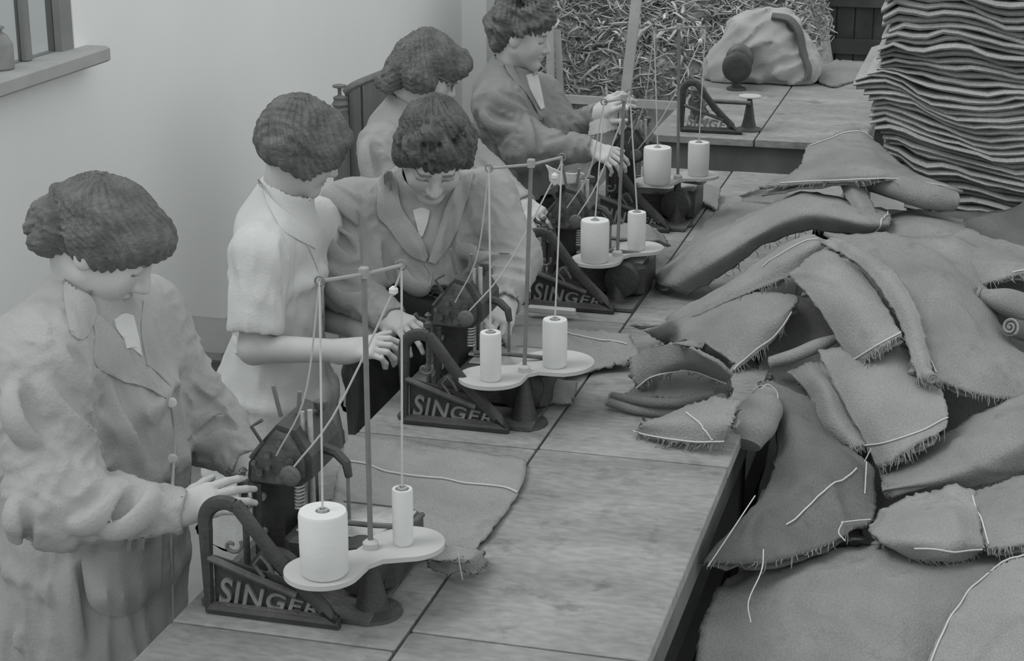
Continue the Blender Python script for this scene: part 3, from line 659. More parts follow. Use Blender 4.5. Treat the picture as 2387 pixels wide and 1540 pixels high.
t5s, c5 = stand(PZ(1745, 302, TABLE), None, None, 0.15, 0.4, 'bare cone-footed stand with a small plate on the second table')
# ------------------------------------------------------------------ sacks
def fray(G, amt, rows=(True, True), cols=(True, True)):
    nv, nu = G.shape[:2]
    for on_, sl in ((rows[0], (0, slice(None))), (rows[1], (-1, slice(None))), (cols[0], (slice(None), 0)), (cols[1], (slice(None), -1))):
        if on_: G[sl] += rng.normal(0, amt, G[sl].shape)
    return G
def grid(rows, nu=34, nv=26, wr=0.006, seed=0.0, fr=11.0):
    G = patch([[PP(c) for c in r] for r in rows], nu, nv); N = gnorm(G)
    G = G+N*(wr*wob(G, fr, seed)+wr*0.5*wob(G, fr*2.3, seed+2)-wr*1.1*np.exp(-(wob(G, fr*0.8, seed+7)/0.10)**2))[..., None]
    return fray(G, 0.0016)
SACKS = []
def sack(label, rows, m='jute', th=0.010, seams=(), wr=0.006, seed=None, nu=34, nv=26, threads=(), ply=True):
    seed = len(SACKS)*1.37 if seed is None else seed
    G = grid(rows, nu, nv, wr, seed); N = gnorm(G)
    if (N.reshape(-1, 3) @ (CAM-G.reshape(-1, 3).mean(0))).mean() < 0: N = -N
    o = thing('jute_sack', label, 'sack', (*G.reshape(-1, 3).mean(0)[:2], G[..., 2].min()), 'jute sacks in the tumbled heap')
    cl = part('cloth', slab(G, th), m, o, ang=None)
    if ply:
        K = G-N*(0.016+0.010*(wob(G, 14, seed+4)+1))[..., None]; du = np.gradient(G, axis=1); dvv = np.gradient(G, axis=0); c0 = G.mean((0, 1))
        K = K+(K-c0)*0.02+du*1.2*math.sin(seed*3)+dvv*0.9*math.cos(seed*5); K[..., 2] = np.maximum(K[..., 2], np.where((G[..., 2] > TABLE) & (K[..., 0] < XE+0.01) & (K[..., 0] > XL), TABLE+0.004, 0.01)); K[..., 0] = np.where((K[..., 2] < TABLE+0.003) & (K[..., 0] < XE+0.012) & (K[..., 0] > XE-0.25), XE+0.012, K[..., 0]); part('back_ply', slab(K[::2, ::2], 0.006), m, o, ang=None)
    if ply:                     # ravelled threads along the free hem
        fb = MB()
        for q in range(46):
            a = rng.uniform(0.02, 0.98)*(nu-1); i0 = int(a); p = G[-1, i0]+(G[-1, i0+1]-G[-1, i0])*(a-i0); dn = unit(G[-1, i0]-G[-3, i0])
            L_ = rng.uniform(0.006, 0.022); e = p+dn*L_+rng.normal(0, 0.006, 3)-A(0, 0, L_*0.4)
            fb.add(*tube([p-dn*0.004, (p+e)/2+rng.normal(0, 0.002, 3), e], 0.0011, 4))
        part('fringe', fb, 'jute_pale', cl, kind='stuff', ang=None)
    for s in seams:             # (u0, v0, u1, v1) in 0..1 across the cloth
        n = 26; uu = np.linspace(s[0], s[2], n); vv = np.linspace(s[1], s[3], n)
        P = np.array([(G+N*0.003)[int(round(b*(nv-1))), int(round(a*(nu-1)))] for a, b in zip(uu, vv)])
        for _ in range(2): P[1:-1] = (P[:-2]+P[1:-1]*2+P[2:])/4
        part('seam_stitching', tube(P, 0.0022, 6), 'seam_thread', cl)
    for s in threads:           # loose thread ends: pixel polyline with distances
        part('loose_thread', tube(spline([PP(c) for c in s], 16), 0.0016, 5), 'seam_thread', o)
    SACKS.append(o); return o
def roll(label, path, r, m='jute', flat=0.75, wr=0.006, threads=()):
    P = spline([PP(c) for c in path], 40); rr = spline([(x, 0, 0) for x in r], 40)[:, 0]
    v, f = tube(P, rr, 28, rr*flat); v = np.asarray(v); s = len(SACKS)*1.9
    c = P.repeat(28, 0); d = v-c; d /= np.linalg.norm(d, axis=1)[:, None]+1e-9; v = v+d*(wr*wob(v, 13, s)+wr*0.6*wob(v, 30, s))[:, None]
    o = thing('jute_sack', label, 'sack', (*P.mean(0)[:2], v[:, 2].min()), 'jute sacks in the tumbled heap')
    part('cloth', (v, f), m, o)
    # open mouth: spiral edge at the first end
    a = np.linspace(0, 4.2*math.pi, 60); T, U, V = frames(P); q = a/a.max()
    sp_ = P[0]-T[0]*0.003+U[0]*(np.cos(a)*q*rr[0]*0.98)[:, None]+V[0]*(np.sin(a)*q*rr[0]*flat*0.98)[:, None]
    part('rolled_edge', tube(sp_, 0.004, 5), 'jute_pale' if m != 'jute_pale' else 'jute', o)
    for s in threads: part('loose_thread', tube(spline([PP(c) for c in s], 16), 0.0016, 5), 'seam_thread', o)
    SACKS.append(o); return o
# a mass of crumpled sacks underneath
rows = []
for y, d in ((470, 5.75), (530, 5.45), (600, 5.15), (680, 5.0), (760, 4.9), (850, 4.78), (950, 4.62), (1050, 4.48), (1150, 4.30), (1250, 4.10), (1350, 3.95), (1450, 3.85), (1620, 3.6)):
    x0 = max(1560, 1716-(y-1041)*0.419+24) if y > 1000 else 1716+(1000-y)*0.25
    rows.append([(x0+(2560-x0)*k/7, y+ (20 if k else 0), d+0.10) for k in range(8)])
G = grid(rows, 60, 70, 0.03, 3.3, 7.0); N = gnorm(G)
G[..., 0] = np.maximum(G[..., 0], XE+0.03); G[..., 1] = np.minimum(G[..., 1], 6.05); G[..., 2] = np.maximum(G[..., 2], 0.05)
B = G.copy(); B[..., 2] = 0.0; B[..., 0] = np.maximum(B[..., 0], XE+0.035)
nv, nu = G.shape[:2]; v = np.concatenate([G.reshape(-1, 3), B.reshape(-1, 3)]); m_ = nu*nv; f = []
for j in range(nv-1):
    for i in range(nu-1): a = j*nu+i; f += [(a, a+1, a+nu+1, a+nu), (m_+a, m_+a+nu, m_+a+nu+1, m_+a+1)]
rim = list(range(nu))+[j*nu+nu-1 for j in range(1, nv)]+[(nv-1)*nu+i for i in range(nu-2, -1, -1)]+[j*nu for j in range(nv-2, 0, -1)]
for a, b in zip(rim, rim[1:]+rim[:1]): f.append((b, a, m_+a, m_+b))
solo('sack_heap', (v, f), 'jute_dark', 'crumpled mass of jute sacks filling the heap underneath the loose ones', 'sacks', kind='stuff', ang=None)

sack('jute sack draped over the top of the heap against the layered stack', [
 [(1880, 338, 6.0), (1935, 316, 6.0), (2000, 302, 6.0), (2035, 326, 6.0)],
 [(1868, 375, 5.8), (1935, 372, 5.72), (2020, 362, 5.75), (2095, 378, 5.85)],
 [(1845, 405, 5.65), (1930, 404, 5.55), (2050, 398, 5.55), (2180, 420, 5.65)],
 [(1770, 436, 5.62), (1930, 424, 5.52), (2080, 420, 5.52), (2245, 443, 5.6)]], 'jute', seams=((0.1, 0.97, 0.95, 0.97), (0.05, 0.03, 0.9, 0.03)), wr=0.004)
roll('rolled jute sack end poking out below the topmost draped sack', [(2010, 425, 5.65), (2090, 440, 5.55), (2160, 458, 5.5), (2225, 470, 5.5)][::-1], [0.040, 0.052, 0.050, 0.03], 'jute', 0.8)
sack('narrow fold of jute hanging between the two upper rolls', [
 [(1960, 430, 5.6), (1985, 428, 5.55), (2015, 432, 5.6)], [(1975, 465, 5.48), (2000, 462, 5.45), (2030, 465, 5.48)], [(1995, 500, 5.42), (2020, 500, 5.4), (2050, 500, 5.42)]], 'jute', nu=16, nv=14)
sack('long rounded jute sack lying along the back of the heap, stitched end at right', [
 [(1522, 640, 5.62), (1636, 552, 5.60), (1735, 508, 5.62), (1815, 466, 5.62), (1900, 450, 5.6), (2015, 478, 5.55), (2075, 500, 5.5)],
 [(1530, 655, 5.50), (1645, 575, 5.42), (1742, 525, 5.42), (1825, 482, 5.42), (1905, 466, 5.42), (2018, 492, 5.4), (2076, 510, 5.4)],
 [(1560, 672, 5.42), (1665, 608, 5.32), (1755, 552, 5.32), (1838, 512, 5.32), (1908, 500, 5.32), (2015, 520, 5.3), (2072, 522, 5.32)],
 [(1602, 692, 5.42), (1690, 640, 5.36), (1772, 578, 5.36), (1855, 545, 5.38), (1915, 536, 5.38), (2004, 548, 5.36), (2064, 538, 5.38)]], 'jute_pale', 0.012, seams=((0.90, 0.98, 0.985, 0.05),), wr=0.005, nu=44)
sack('flat jute sack lying behind the stitched end of the long sack', [
 [(2040, 520, 5.6), (2120, 488, 5.65), (2185, 498, 5.65), (2245, 515, 5.6)], [(2050, 530, 5.45), (2130, 515, 5.4), (2195, 520, 5.4), (2250, 535, 5.4)], [(2050, 548, 5.3), (2130, 556, 5.25), (2205, 556, 5.25), (2255, 552, 5.3)]], 'jute', wr=0.005)
sack('second long jute fold with a white seam, left of the heap crest', [
 [(1552, 744, 5.22), (1675, 668, 5.18), (1758, 614, 5.15), (1830, 568, 5.12), (1885, 546, 5.1), (1925, 560, 5.08)],
 [(1560, 750, 5.12), (1690, 682, 5.04), (1772, 634, 5.0), (1842, 592, 4.98), (1898, 566, 4.98), (1930, 572, 5.0)],
 [(1572, 756, 5.08), (1702, 700, 5.0), (1785, 664, 4.96), (1856, 636, 4.95), (1898, 600, 4.96), (1930, 590, 4.98)]], 'jute_pale', 0.012, seams=((0.42, 0.30, 0.86, 0.35),), wr=0.004)
sack('shadowed jute sack sagging below the white-seamed fold, corner knotted', [
 [(1500, 770, 0.10), (1600, 730, 5.08), (1700, 695, 5.02), (1800, 680, 4.95), (1862, 688, 4.9)],
 [(1545, 790, 5.0), (1630, 765, 4.95), (1720, 735, 4.9), (1800, 712, 4.88), (1858, 700, 4.86)],
 [(1610, 830, 4.85), (1665, 815, 4.82), (1735, 790, 4.8), (1800, 750, 4.82), (1850, 712, 4.84)],
 [(1670, 872, 4.75), (1690, 878, 4.72), (1745, 840, 4.75), (1800, 790, 4.8), (1845, 724, 4.84)]], 'jute', seams=((0.35, 0.99, 0.98, 0.85),), wr=0.012, threads=([(1688, 876, 4.7), (1676, 905, 4.68), (1700, 915, 4.66), (1712, 890, 4.66), (1722, 930, 4.62)], [(1690, 876, 4.7), (1730, 925, 4.6), (1775, 898, 4.55), (1812, 925, 4.5)]))
sack('inner layer of jute under the light central flap, coloured dark as its shade', [
 [(1800, 720, 4.95), (1850, 690, 4.95), (1900, 700, 4.93), (1960, 740, 4.9)], [(1790, 780, 4.86), (1850, 760, 4.9), (1910, 770, 4.88), (1970, 800, 4.85)], [(1770, 860, 4.75), (1840, 850, 4.8), (1920, 850, 4.78), (1990, 870, 4.75)], [(1780, 930, 4.65), (1850, 930, 4.65), (1930, 930, 4.65), (2000, 930, 4.65)]], 'jute_dark')  # dark colour stands for the shadowed hollow left of the flap
sack('large light jute sack sweeping down the right of the heap to a ragged hem', [
 [(1925, 552, 5.02), (2040, 546, 5.05), (2130, 552, 5.08), (2215, 552, 5.1), (2290, 580, 5.1)],
 [(2040, 612, 4.86), (2120, 620, 4.86), (2195, 630, 4.86), (2262, 660, 4.88), (2310, 690, 4.9)],
 [(2108, 705, 4.70), (2175, 722, 4.68), (2250, 738, 4.68), (2310, 770, 4.7), (2360, 800, 4.75)],
 [(2148, 800, 4.56), (2210, 822, 4.54), (2280, 836, 4.54), (2345, 856, 4.56), (2420, 870, 4.6)],
 [(2182, 886, 4.47), (2238, 906, 4.45), (2292, 922, 4.45), (2350, 928, 4.47), (2430, 922, 4.5)]], 'jute', 0.012, seams=((0.03, 0.1, 0.02, 0.95),), wr=0.007, nu=40, nv=40)
sack('narrow turned-back jute edge curving down to a rolled ring', [
 [(1915, 562, 4.96), (1940, 553, 4.96), (1965, 556, 4.96)], [(2020, 632, 4.78), (2048, 622, 4.76), (2074, 622, 4.78)], [(2084, 728, 4.62), (2112, 718, 4.6), (2136, 714, 4.62)],
 [(2116, 810, 4.52), (2142, 808, 4.5), (2162, 806, 4.52)], [(2138, 880, 4.44), (2162, 884, 4.42), (2182, 888, 4.44)]], 'jute_pale', 0.012, nu=14, nv=40, wr=0.003)
roll('small rolled jute ring at the end of the turned-back edge', [(2172, 882, 4.40), (2150, 865, 4.48), (2125, 850, 4.55)], [0.016, 0.017, 0.012], 'jute_pale', 0.95, 0.001)
sack('light central jute flap with a frayed left edge and square corner', [
 [(1838, 640, 4.92), (1878, 600, 4.92), (1925, 578, 4.92), (1985, 598, 4.9)],
 [(1868, 672, 4.80), (1918, 652, 4.76), (1972, 652, 4.74), (2042, 672, 4.74)],
 [(1926, 748, 4.68), (1962, 736, 4.64), (2014, 732, 4.60), (2084, 748, 4.60)],
 [(1992, 856, 4.58), (2018, 840, 4.54), (2054, 814, 4.52), (2102, 780, 4.54)]], 'jute_pale', 0.010, seams=((0.0, 0.97, 1.0, 0.97),), wr=0.005, threads=([(1992, 856, 4.56), (1975, 868, 4.54), (1990, 880, 4.53), (2010, 870, 4.52), (2020, 852, 4.52)],))
roll('rolled jute hem with an open ring end under the central flap', [(1800, 843, 4.72), (1850, 828, 4.70), (1905, 806, 4.70), (1945, 790, 4.72)], [0.018, 0.022, 0.022, 0.014], 'jute_pale', 0.9, 0.002)
sack('pointed jute flap with a white stitched hem at the heap centre', [
 [(1905, 818, 4.66), (1995, 806, 4.62), (2085, 800, 4.60), (2150, 850, 4.6)],
 [(1940, 885, 4.54), (2012, 888, 4.48), (2100, 882, 4.46), (2186, 900, 4.47)],
 [(1975, 958, 4.44), (2042, 958, 4.38), (2122, 945, 4.36), (2203, 935, 4.38)],
 [(2012, 1024, 4.36), (2066, 1020, 4.31), (2138, 1002, 4.30), (2208, 968, 4.33)],
 [(2038, 1092, 4.30), (2085, 1072, 4.26), (2146, 1036, 4.26), (2206, 1000, 4.30)]], 'jute_pale', 0.010, seams=((0.0, 0.80, 1.0, 0.80),), wr=0.007, threads=([(2015, 1075, 4.27), (2022, 1062, 4.27), (2030, 1045, 4.27)], [(2020, 1075, 4.26), (2018, 1110, 4.2), (2016, 1150, 4.15)]))
sack('twisted jute strip hanging left of the pointed flap', [
 [(1838, 868, 4.68), (1880, 842, 4.66), (1932, 838, 4.66)], [(1888, 925, 4.56), (1920, 905, 4.50), (1955, 892, 4.54)], [(1900, 985, 4.48), (1945, 975, 4.42), (1988, 965, 4.45)], [(1955, 1034, 4.42), (1990, 1040, 4.36), (2028, 1040, 4.36)]], 'jute', 0.010, nu=24, nv=30, wr=0.009)
sack('open jute sack mouth lying on the table at the left of the heap', [
 [(1470, 832, 0.10), (1560, 800, 0.17), (1650, 828, 0.20), (1705, 870, 0.16)], [(1476, 868, 0.07), (1560, 838, 0.13), (1640, 848, 0.15), (1700, 885, 0.12)], [(1488, 906, 0.03), (1530, 872, 0.08), (1610, 862, 0.10), (1695, 892, 0.09)]], 'jute', seams=((0.0, 0.98, 1, 0.98),))
sack('jute layer inside the open sack mouth on the table', [
 [(1480, 880, 0.03), (1560, 862, 0.06), (1640, 868, 0.08), (1700, 890, 0.08)], [(1478, 905, 0.02), (1540, 905, 0.03), (1620, 900, 0.05), (1700, 905, 0.07)], [(1440, 925, 0.012), (1530, 930, 0.015), (1610, 925, 0.03), (1700, 920, 0.05)]], 'jute_dark')
roll('folded jute hem lying flat on the table planks', [(1420, 936, 0.02), (1490, 952, 0.02), (1570, 958, 0.02), (1650, 940, 0.03), (1700, 915, 0.05)], [0.014, 0.016, 0.016, 0.016, 0.012], 'jute', 0.9, 0.002)
roll('second folded jute hem just above the flat one', [(1428, 922, 0.035), (1500, 935, 0.045), (1580, 938, 0.05), (1660, 918, 0.06)], [0.011, 0.013, 0.013, 0.010], 'jute_dark', 0.9, 0.002)
sack('jute sack corner with a white seam flopped over the table edge', [
 [(1560, 958, 0.05), (1620, 936, 0.08), (1685, 925, 0.11), (1724, 930, 0.13)], [(1505, 984, 0.05), (1570, 978, 0.07), (1650, 975, 0.09), (1700, 985, 0.10)], [(1476, 1006, 0.015), (1550, 1024, 0.02), (1620, 1034, 0.025), (1692, 1032, 0.04)]], 'jute_pale', 0.012, seams=((0.38, 0.3, 0.85, 0.93), (0.0, 0.98, 1, 0.98)))
roll('bunched jute bulge at the table edge with a ring end', [(1790, 920, 4.46), (1775, 955, 4.38), (1750, 990, 4.30), (1735, 1035, 4.26)], [0.025, 0.055, 0.062, 0.045], 'jute', 0.8, 0.008, threads=([(1775, 905, 4.4), (1790, 895, 4.4), (1812, 915, 4.4), (1808, 945, 4.38), (1785, 940, 4.38), (1775, 915, 4.4)],))
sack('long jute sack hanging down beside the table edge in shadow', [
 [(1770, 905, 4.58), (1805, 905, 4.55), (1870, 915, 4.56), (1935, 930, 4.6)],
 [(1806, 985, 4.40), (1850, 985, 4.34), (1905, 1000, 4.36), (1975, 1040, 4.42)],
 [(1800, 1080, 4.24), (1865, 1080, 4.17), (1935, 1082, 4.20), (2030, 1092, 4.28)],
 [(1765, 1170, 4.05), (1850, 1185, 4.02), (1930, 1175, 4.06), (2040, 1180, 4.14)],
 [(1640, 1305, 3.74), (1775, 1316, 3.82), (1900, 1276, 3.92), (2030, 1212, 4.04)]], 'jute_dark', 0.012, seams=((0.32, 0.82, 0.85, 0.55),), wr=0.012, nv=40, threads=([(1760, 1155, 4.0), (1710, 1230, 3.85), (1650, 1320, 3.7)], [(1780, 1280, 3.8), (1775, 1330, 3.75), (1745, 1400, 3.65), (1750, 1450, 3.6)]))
sack('smooth jute fold rising to the right edge below the ragged hem', [
 [(2050, 1100, 4.34), (2180, 1020, 4.42), (2300, 950, 4.46), (2430, 900, 4.5)], [(2055, 1125, 4.22), (2180, 1070, 4.25), (2300, 1005, 4.28), (2430, 955, 4.32)], [(2058, 1142, 4.16), (2190, 1115, 4.16), (2310, 1070, 4.18), (2430, 1010, 4.22)], [(2062, 1150, 4.20), (2200, 1146, 4.2), (2320, 1128, 4.2), (2430, 1080, 4.24)]], 'jute', 0.014, wr=0.005)
sack('crumpled jute sack with a torn fold in the lower right', [
 [(2030, 1205, 4.10), (2115, 1160, 4.13), (2195, 1140, 4.14), (2270, 1150, 4.12)], [(2025, 1235, 3.98), (2118, 1210, 3.96), (2205, 1200, 3.96), (2285, 1215, 3.96)], [(2060, 1262, 3.92), (2130, 1262, 3.86), (2215, 1265, 3.86), (2296, 1270, 3.88)], [(2110, 1290, 3.92), (2170, 1300, 3.88), (2235, 1310, 3.88), (2290, 1290, 3.90)]], 'jute_pale', 0.012, seams=((0.3, 0.75, 0.98, 0.75),), wr=0.010, threads=([(1965, 1215, 4.0), (1955, 1240, 3.95), (1970, 1260, 3.9)], [(1960, 1217, 4.0), (2000, 1212, 4.0), (2030, 1210, 4.0)]))
sack('jute sack at the lower right edge above the bottom folds', [
 [(2255, 1150, 4.14), (2310, 1135, 4.14), (2370, 1115, 4.16), (2440, 1080, 4.2)], [(2270, 1200, 4.0), (2325, 1190, 3.98), (2380, 1175, 3.98), (2440, 1160, 4.0)], [(2295, 1275, 3.88), (2340, 1275, 3.86), (2390, 1265, 3.86), (2440, 1260, 3.88)]], 'jute', seams=((0.05, 0.05, 0.1, 0.95),))
sack('broad shadowed jute sack spread along the bottom of the heap', [
 [(1690, 1345, 3.90), (1850, 1305, 3.98), (2000, 1262, 4.02), (2180, 1280, 3.98), (2440, 1270, 3.96)],
 [(1650, 1410, 3.74), (1810, 1380, 3.80), (2000, 1350, 3.84), (2200, 1350, 3.82), (2440, 1345, 3.82)],
 [(1630, 1490, 3.62), (1800, 1470, 3.66), (2000, 1450, 3.70), (2200, 1445, 3.70), (2440, 1440, 3.70)],
 [(1615, 1620, 3.50), (1800, 1600, 3.55), (2000, 1590, 3.58), (2200, 1590, 3.58), (2440, 1590, 3.58)]], 'jute', 0.014, wr=0.012, nu=44, nv=30)
sack('pale jute corner folded up at the bottom right of the heap', [
 [(2310, 1335, 3.78), (2355, 1305, 3.80), (2440, 1290, 3.82)], [(2250, 1400, 3.68), (2320, 1380, 3.66), (2440, 1360, 3.68)], [(2190, 1480, 3.58), (2300, 1470, 3.56), (2440, 1450, 3.58)], [(2140, 1600, 3.48), (2290, 1600, 3.46), (2440, 1590, 3.48)]], 'jute_pale', 0.012, seams=((0.0, 0.0, 0.98, 0.02), (0.03, 0.05, 0.03, 0.95)), wr=0.009)
sack('flat jute sack at the right edge below the layered stack', [
 [(2190, 568, 5.16), (2250, 534, 5.25), (2310, 555, 5.25), (2450, 590, 5.25)], [(2215, 615, 5.05), (2285, 600, 5.02), (2350, 600, 5.02), (2450, 620, 5.05)], [(2265, 672, 4.95), (2325, 655, 4.92), (2385, 635, 4.92), (2450, 630, 4.95)]], 'jute', seams=((0.55, 0.97, 1, 0.97), (0.02, 0.2, 0.03, 0.95)), wr=0.005)
roll('rounded jute bulge at the right edge under the flat sack', [(2280, 682, 4.85), (2340, 705, 4.84), (2400, 735, 4.84), (2460, 760, 4.84)], [0.022, 0.050, 0.058, 0.05], 'jute', 0.8)
roll('coiled jute end tucked in at the right edge of the heap', [(2356, 762, 4.70), (2400, 775, 4.75), (2460, 790, 4.8)], [0.028, 0.03, 0.03], 'jute_dark', 0.9, 0.002)

# loose ends lying on the table under the heap's left side
sack('curled jute scraps with open loops at the foot of the draped sack', [
 [(1725, 455, 0.03), (1780, 440, 0.07), (1830, 448, 0.06), (1870, 462, 0.04)], [(1735, 462, 0.02), (1785, 455, 0.05), (1830, 462, 0.05), (1870, 470, 0.03)], [(1728, 470, 0.015), (1790, 470, 0.04), (1830, 475, 0.03), (1870, 480, 0.02)]], 'jute', nu=24, nv=12, ply=False)
sack('flat jute cloth spread on the table behind the third spool', [
 [(1690, 480, 0.012), (1745, 465, 0.02), (1800, 478, 0.03), (1840, 490, 0.03)], [(1660, 500, 0.012), (1730, 495, 0.02), (1790, 495, 0.03), (1830, 500, 0.03)], [(1610, 560, 0.012), (1690, 545, 0.02), (1750, 530, 0.03), (1800, 520, 0.03)], [(1530, 640, 0.012), (1600, 615, 0.02), (1660, 585, 0.03), (1720, 560, 0.04)]], 'jute', wr=0.006, ply=False)
sack('ragged jute edge dropping onto the table beside the fourth stand', [
 [(1590, 425, 0.05), (1640, 430, 0.05), (1680, 440, 0.03)], [(1620, 445, 0.04), (1650, 455, 0.035), (1675, 465, 0.02)], [(1640, 470, 0.025), (1660, 480, 0.02), (1675, 488, 0.012)]], 'jute_pale', nu=16, nv=12, ply=False)
# work in hand on the machine beds
sack('flat jute panel with a white edge thread feeding through the nearest machine', [
 [(812, 1012, 0.10), (960, 1030, 0.035), (1110, 1052, 0.014), (1230, 1070, 0.012)], [(790, 1090, 0.12), (930, 1110, 0.06), (1080, 1120, 0.02), (1215, 1135, 0.012)], [(775, 1180, 0.13), (920, 1200, 0.07), (1050, 1210, 0.02), (1160, 1215, 0.012)], [(790, 1240, 0.12), (920, 1275, 0.05), (1020, 1290, 0.014), (1100, 1290, 0.012)]], 'jute_pale', 0.006, seams=((0.0, 0.28, 0.99, 0.38),), wr=0.004, ply=False)
sack('crumpled jute offcut on the planks beside the nearest tray', [
 [(1010, 1275, 0.05), (1060, 1272, 0.06), (1110, 1285, 0.05), (1130, 1290, 0.012)], [(990, 1300, 0.04), (1050, 1298, 0.07), (1095, 1305, 0.06), (1120, 1315, 0.014)], [(988, 1325, 0.014), (1040, 1345, 0.02), (1080, 1338, 0.02), (1110, 1335, 0.012)]], 'jute_pale', 0.008, wr=0.012, threads=([(1068, 1290, 0.08), (1072, 1320, 0.05), (1078, 1350, 0.012)],), ply=False)
sack('jute sack drawn across the bed of the second machine toward the heap', [
 [(1150, 770, 0.14), (1250, 760, 0.10), (1350, 765, 0.06), (1470, 775, 0.05)], [(1180, 800, 0.13), (1270, 790, 0.09), (1370, 800, 0.05), (1480, 805, 0.05)], [(1195, 840, 0.10), (1300, 835, 0.06), (1390, 835, 0.03), (1490, 830, 0.04)], [(1240, 880, 0.06), (1310, 870, 0.04), (1380, 860, 0.02), (1450, 850, 0.02)]], 'jute_pale', 0.008, seams=((0.35, 0.1, 0.95, 0.35),), wr=0.006, ply=False)
sack('curled jute hem standing open under the second tray', [
 [(1240, 885, 0.05), (1265, 880, 0.07), (1300, 885, 0.06), (1345, 890, 0.03)], [(1255, 915, 0.03), (1280, 905, 0.05), (1310, 910, 0.045), (1340, 915, 0.02)], [(1280, 938, 0.014), (1300, 940, 0.015), (1318, 942, 0.015), (1330, 938, 0.012)]], 'jute', 0.010, nu=18, nv=14, ply=False)
sack('narrow jute strip draped over the third machine bed', [
 [(1345, 520, 0.14), (1420, 520, 0.13), (1500, 528, 0.12), (1548, 545, 0.06)], [(1345, 545, 0.13), (1420, 548, 0.13), (1500, 555, 0.12), (1560, 570, 0.05)]], 'jute_pale', 0.012, nu=24, nv=10, ply=False)
o = solo('wood_strip_offcut', box(*sorted([tuple(np.minimum(PZ(1228, 728, TABLE+0.016), PZ(1340, 735, TABLE+0.016))), tuple(np.maximum(PZ(1228, 728, TABLE+0.016), PZ(1340, 735, TABLE+0.016))+A(0, 0.02, 0.018))]), 0.004), 'pale_wood', 'short pale wooden slat lying by the third machine', 'offcut')
q = PZ(1252, 705, TABLE+0.002)
solo('paper_block', box(q-A(0.032, 0.0, 0), q+A(0.032, 0.05, 0.035), 0.005), 'white_paper', 'small white block behind the pale slat', 'block')

# ------------------------------------------------------------------ the tall layered stack
# front-left corner follows the photograph: each folded sack's left edge pixel
ZB, ZT, NL = 0.42, 1.86, 66
hz = (ZT-ZB)/NL
def edge_px(y): return np.interp(y, [-120, 0, 60, 130, 200, 240, 290, 340, 400, 450, 600], [2075, 2070, 2055, 2062, 2030, 1992, 2020, 2040, 2050, 2080, 2100])
YS0, YS1, XR = 6.15, 6.85, 1.05
solo('stack_platform', MB().add(*box((-0.45, YS0, 0.0), (XR, YS1, ZB-0.095))).add(*box((-0.48, YS0-0.03, ZB-0.0949), (XR+0.03, YS1+0.03, ZB-0.062))), 'dark_wood', 'low wooden platform under the tall stack of folded sacks', 'platform', smooth=False)
SK = []
for k in range(NL):
    z = ZB+k*hz
    # pixel row where the front edge of this layer appears
    yy = 300
    for _ in range(6):
        e = edge_px(yy); P = PY(e, yy, YS0); yy = yy+(P[2]-z)*FPX/6.4
        if yy < -200: break
    e = edge_px(yy); xl = PY(e, np.clip(yy, -200, 700), YS0)[0]+rng.normal(0, 0.008)+0.015*math.sin(k*0.9)
    nu, nv = 30, 10; xs = np.linspace(xl, XR+rng.normal(0, 0.02), nu); yo = rng.normal(0, 0.010); ys = np.linspace(YS0+yo, YS1+rng.normal(0, 0.02), nv)
    Xg, Yg = np.meshgrid(xs, ys); u = (Xg-xl)
    def surf(zz, ph):
        am = 0.035+0.10*min(1, max(0, (1.50-zz)/0.45))
        fold = am*np.exp(-u/0.20)+0.022*np.exp(-((u-0.13)/0.06)**2)*math.sin(zz*11.0)-0.028*np.clip((0.06-u)/0.06, 0, 1)**2-0.03*np.exp(-((u-0.42)/0.14)**2)*(0.5+0.5*math.sin(zz*5))
        wave = 0.010*np.sin(Xg*6.5+zz*5)+0.009*np.sin(Xg*13+zz*14+1)+0.004*np.sin(Xg*29+k*0.9)+0.002*np.sin(Xg*51+k*2.1)
        return zz+fold+wave-0.03*np.clip(u-0.3, 0, 1)
    tp = surf(z+hz, 0); bt = surf(z, 0)
    th = (tp-bt)
    # rounded folded front edge
    f_in = np.array([0.012, 0.0]+[0.0]*(nv-2)); 
    top = np.stack([Xg, Yg, bt+np.maximum(th*0.96, 0.010)], -1); bot = np.stack([Xg, Yg, bt+th*0.02], -1)
    mid = (top[0]+bot[0])/2; mid[:, 1] -= 0.011
    top[0, :, 1] += 0.004; bot[0, :, 1] += 0.004; top[0, :, 2] -= th[0]*0.08; bot[0, :, 2] += th[0]*0.08
    top[:, 0, 2] -= th[:, 0]*0.1; mid[:, 1] += 0.004*np.sin(Xg[0]*20+k)
    v = np.concatenate([top.reshape(-1, 3), bot.reshape(-1, 3), mid]); m_ = nu*nv; f = []
    for j in range(nv-1):
        for i in range(nu-1): a = j*nu+i; f += [(a, a+1, a+nu+1, a+nu), (m_+a, m_+a+nu, m_+a+nu+1, m_+a+1)]
    for i in range(nu-1): f += [(2*m_+i, 2*m_+i+1, i+1, i), (m_+i, m_+i+1, 2*m_+i+1, 2*m_+i)]
    for j in range(nv-1):
        a = j*nu; f += [(a+nu, m_+a+nu, m_+a, a), (a+nu-1, m_+a+nu-1, m_+a+2*nu-1, a+2*nu-1)]
    for i in range(nu-1): a = (nv-1)*nu+i; f.append((a, a+1, m_+a+1, m_+a))
    f += [(0, m_, 2*m_), (nu-1, 2*m_+nu-1, m_+nu-1)]
    solo('folded_sack', (v, f), 'stack_jute', 'folded jute sack, one layer of the tall stack at the right', 'sack', 'folded sacks in the tall stack', tint=np.full(len(v), rng.uniform(0.88, 1.12)), ang=60)
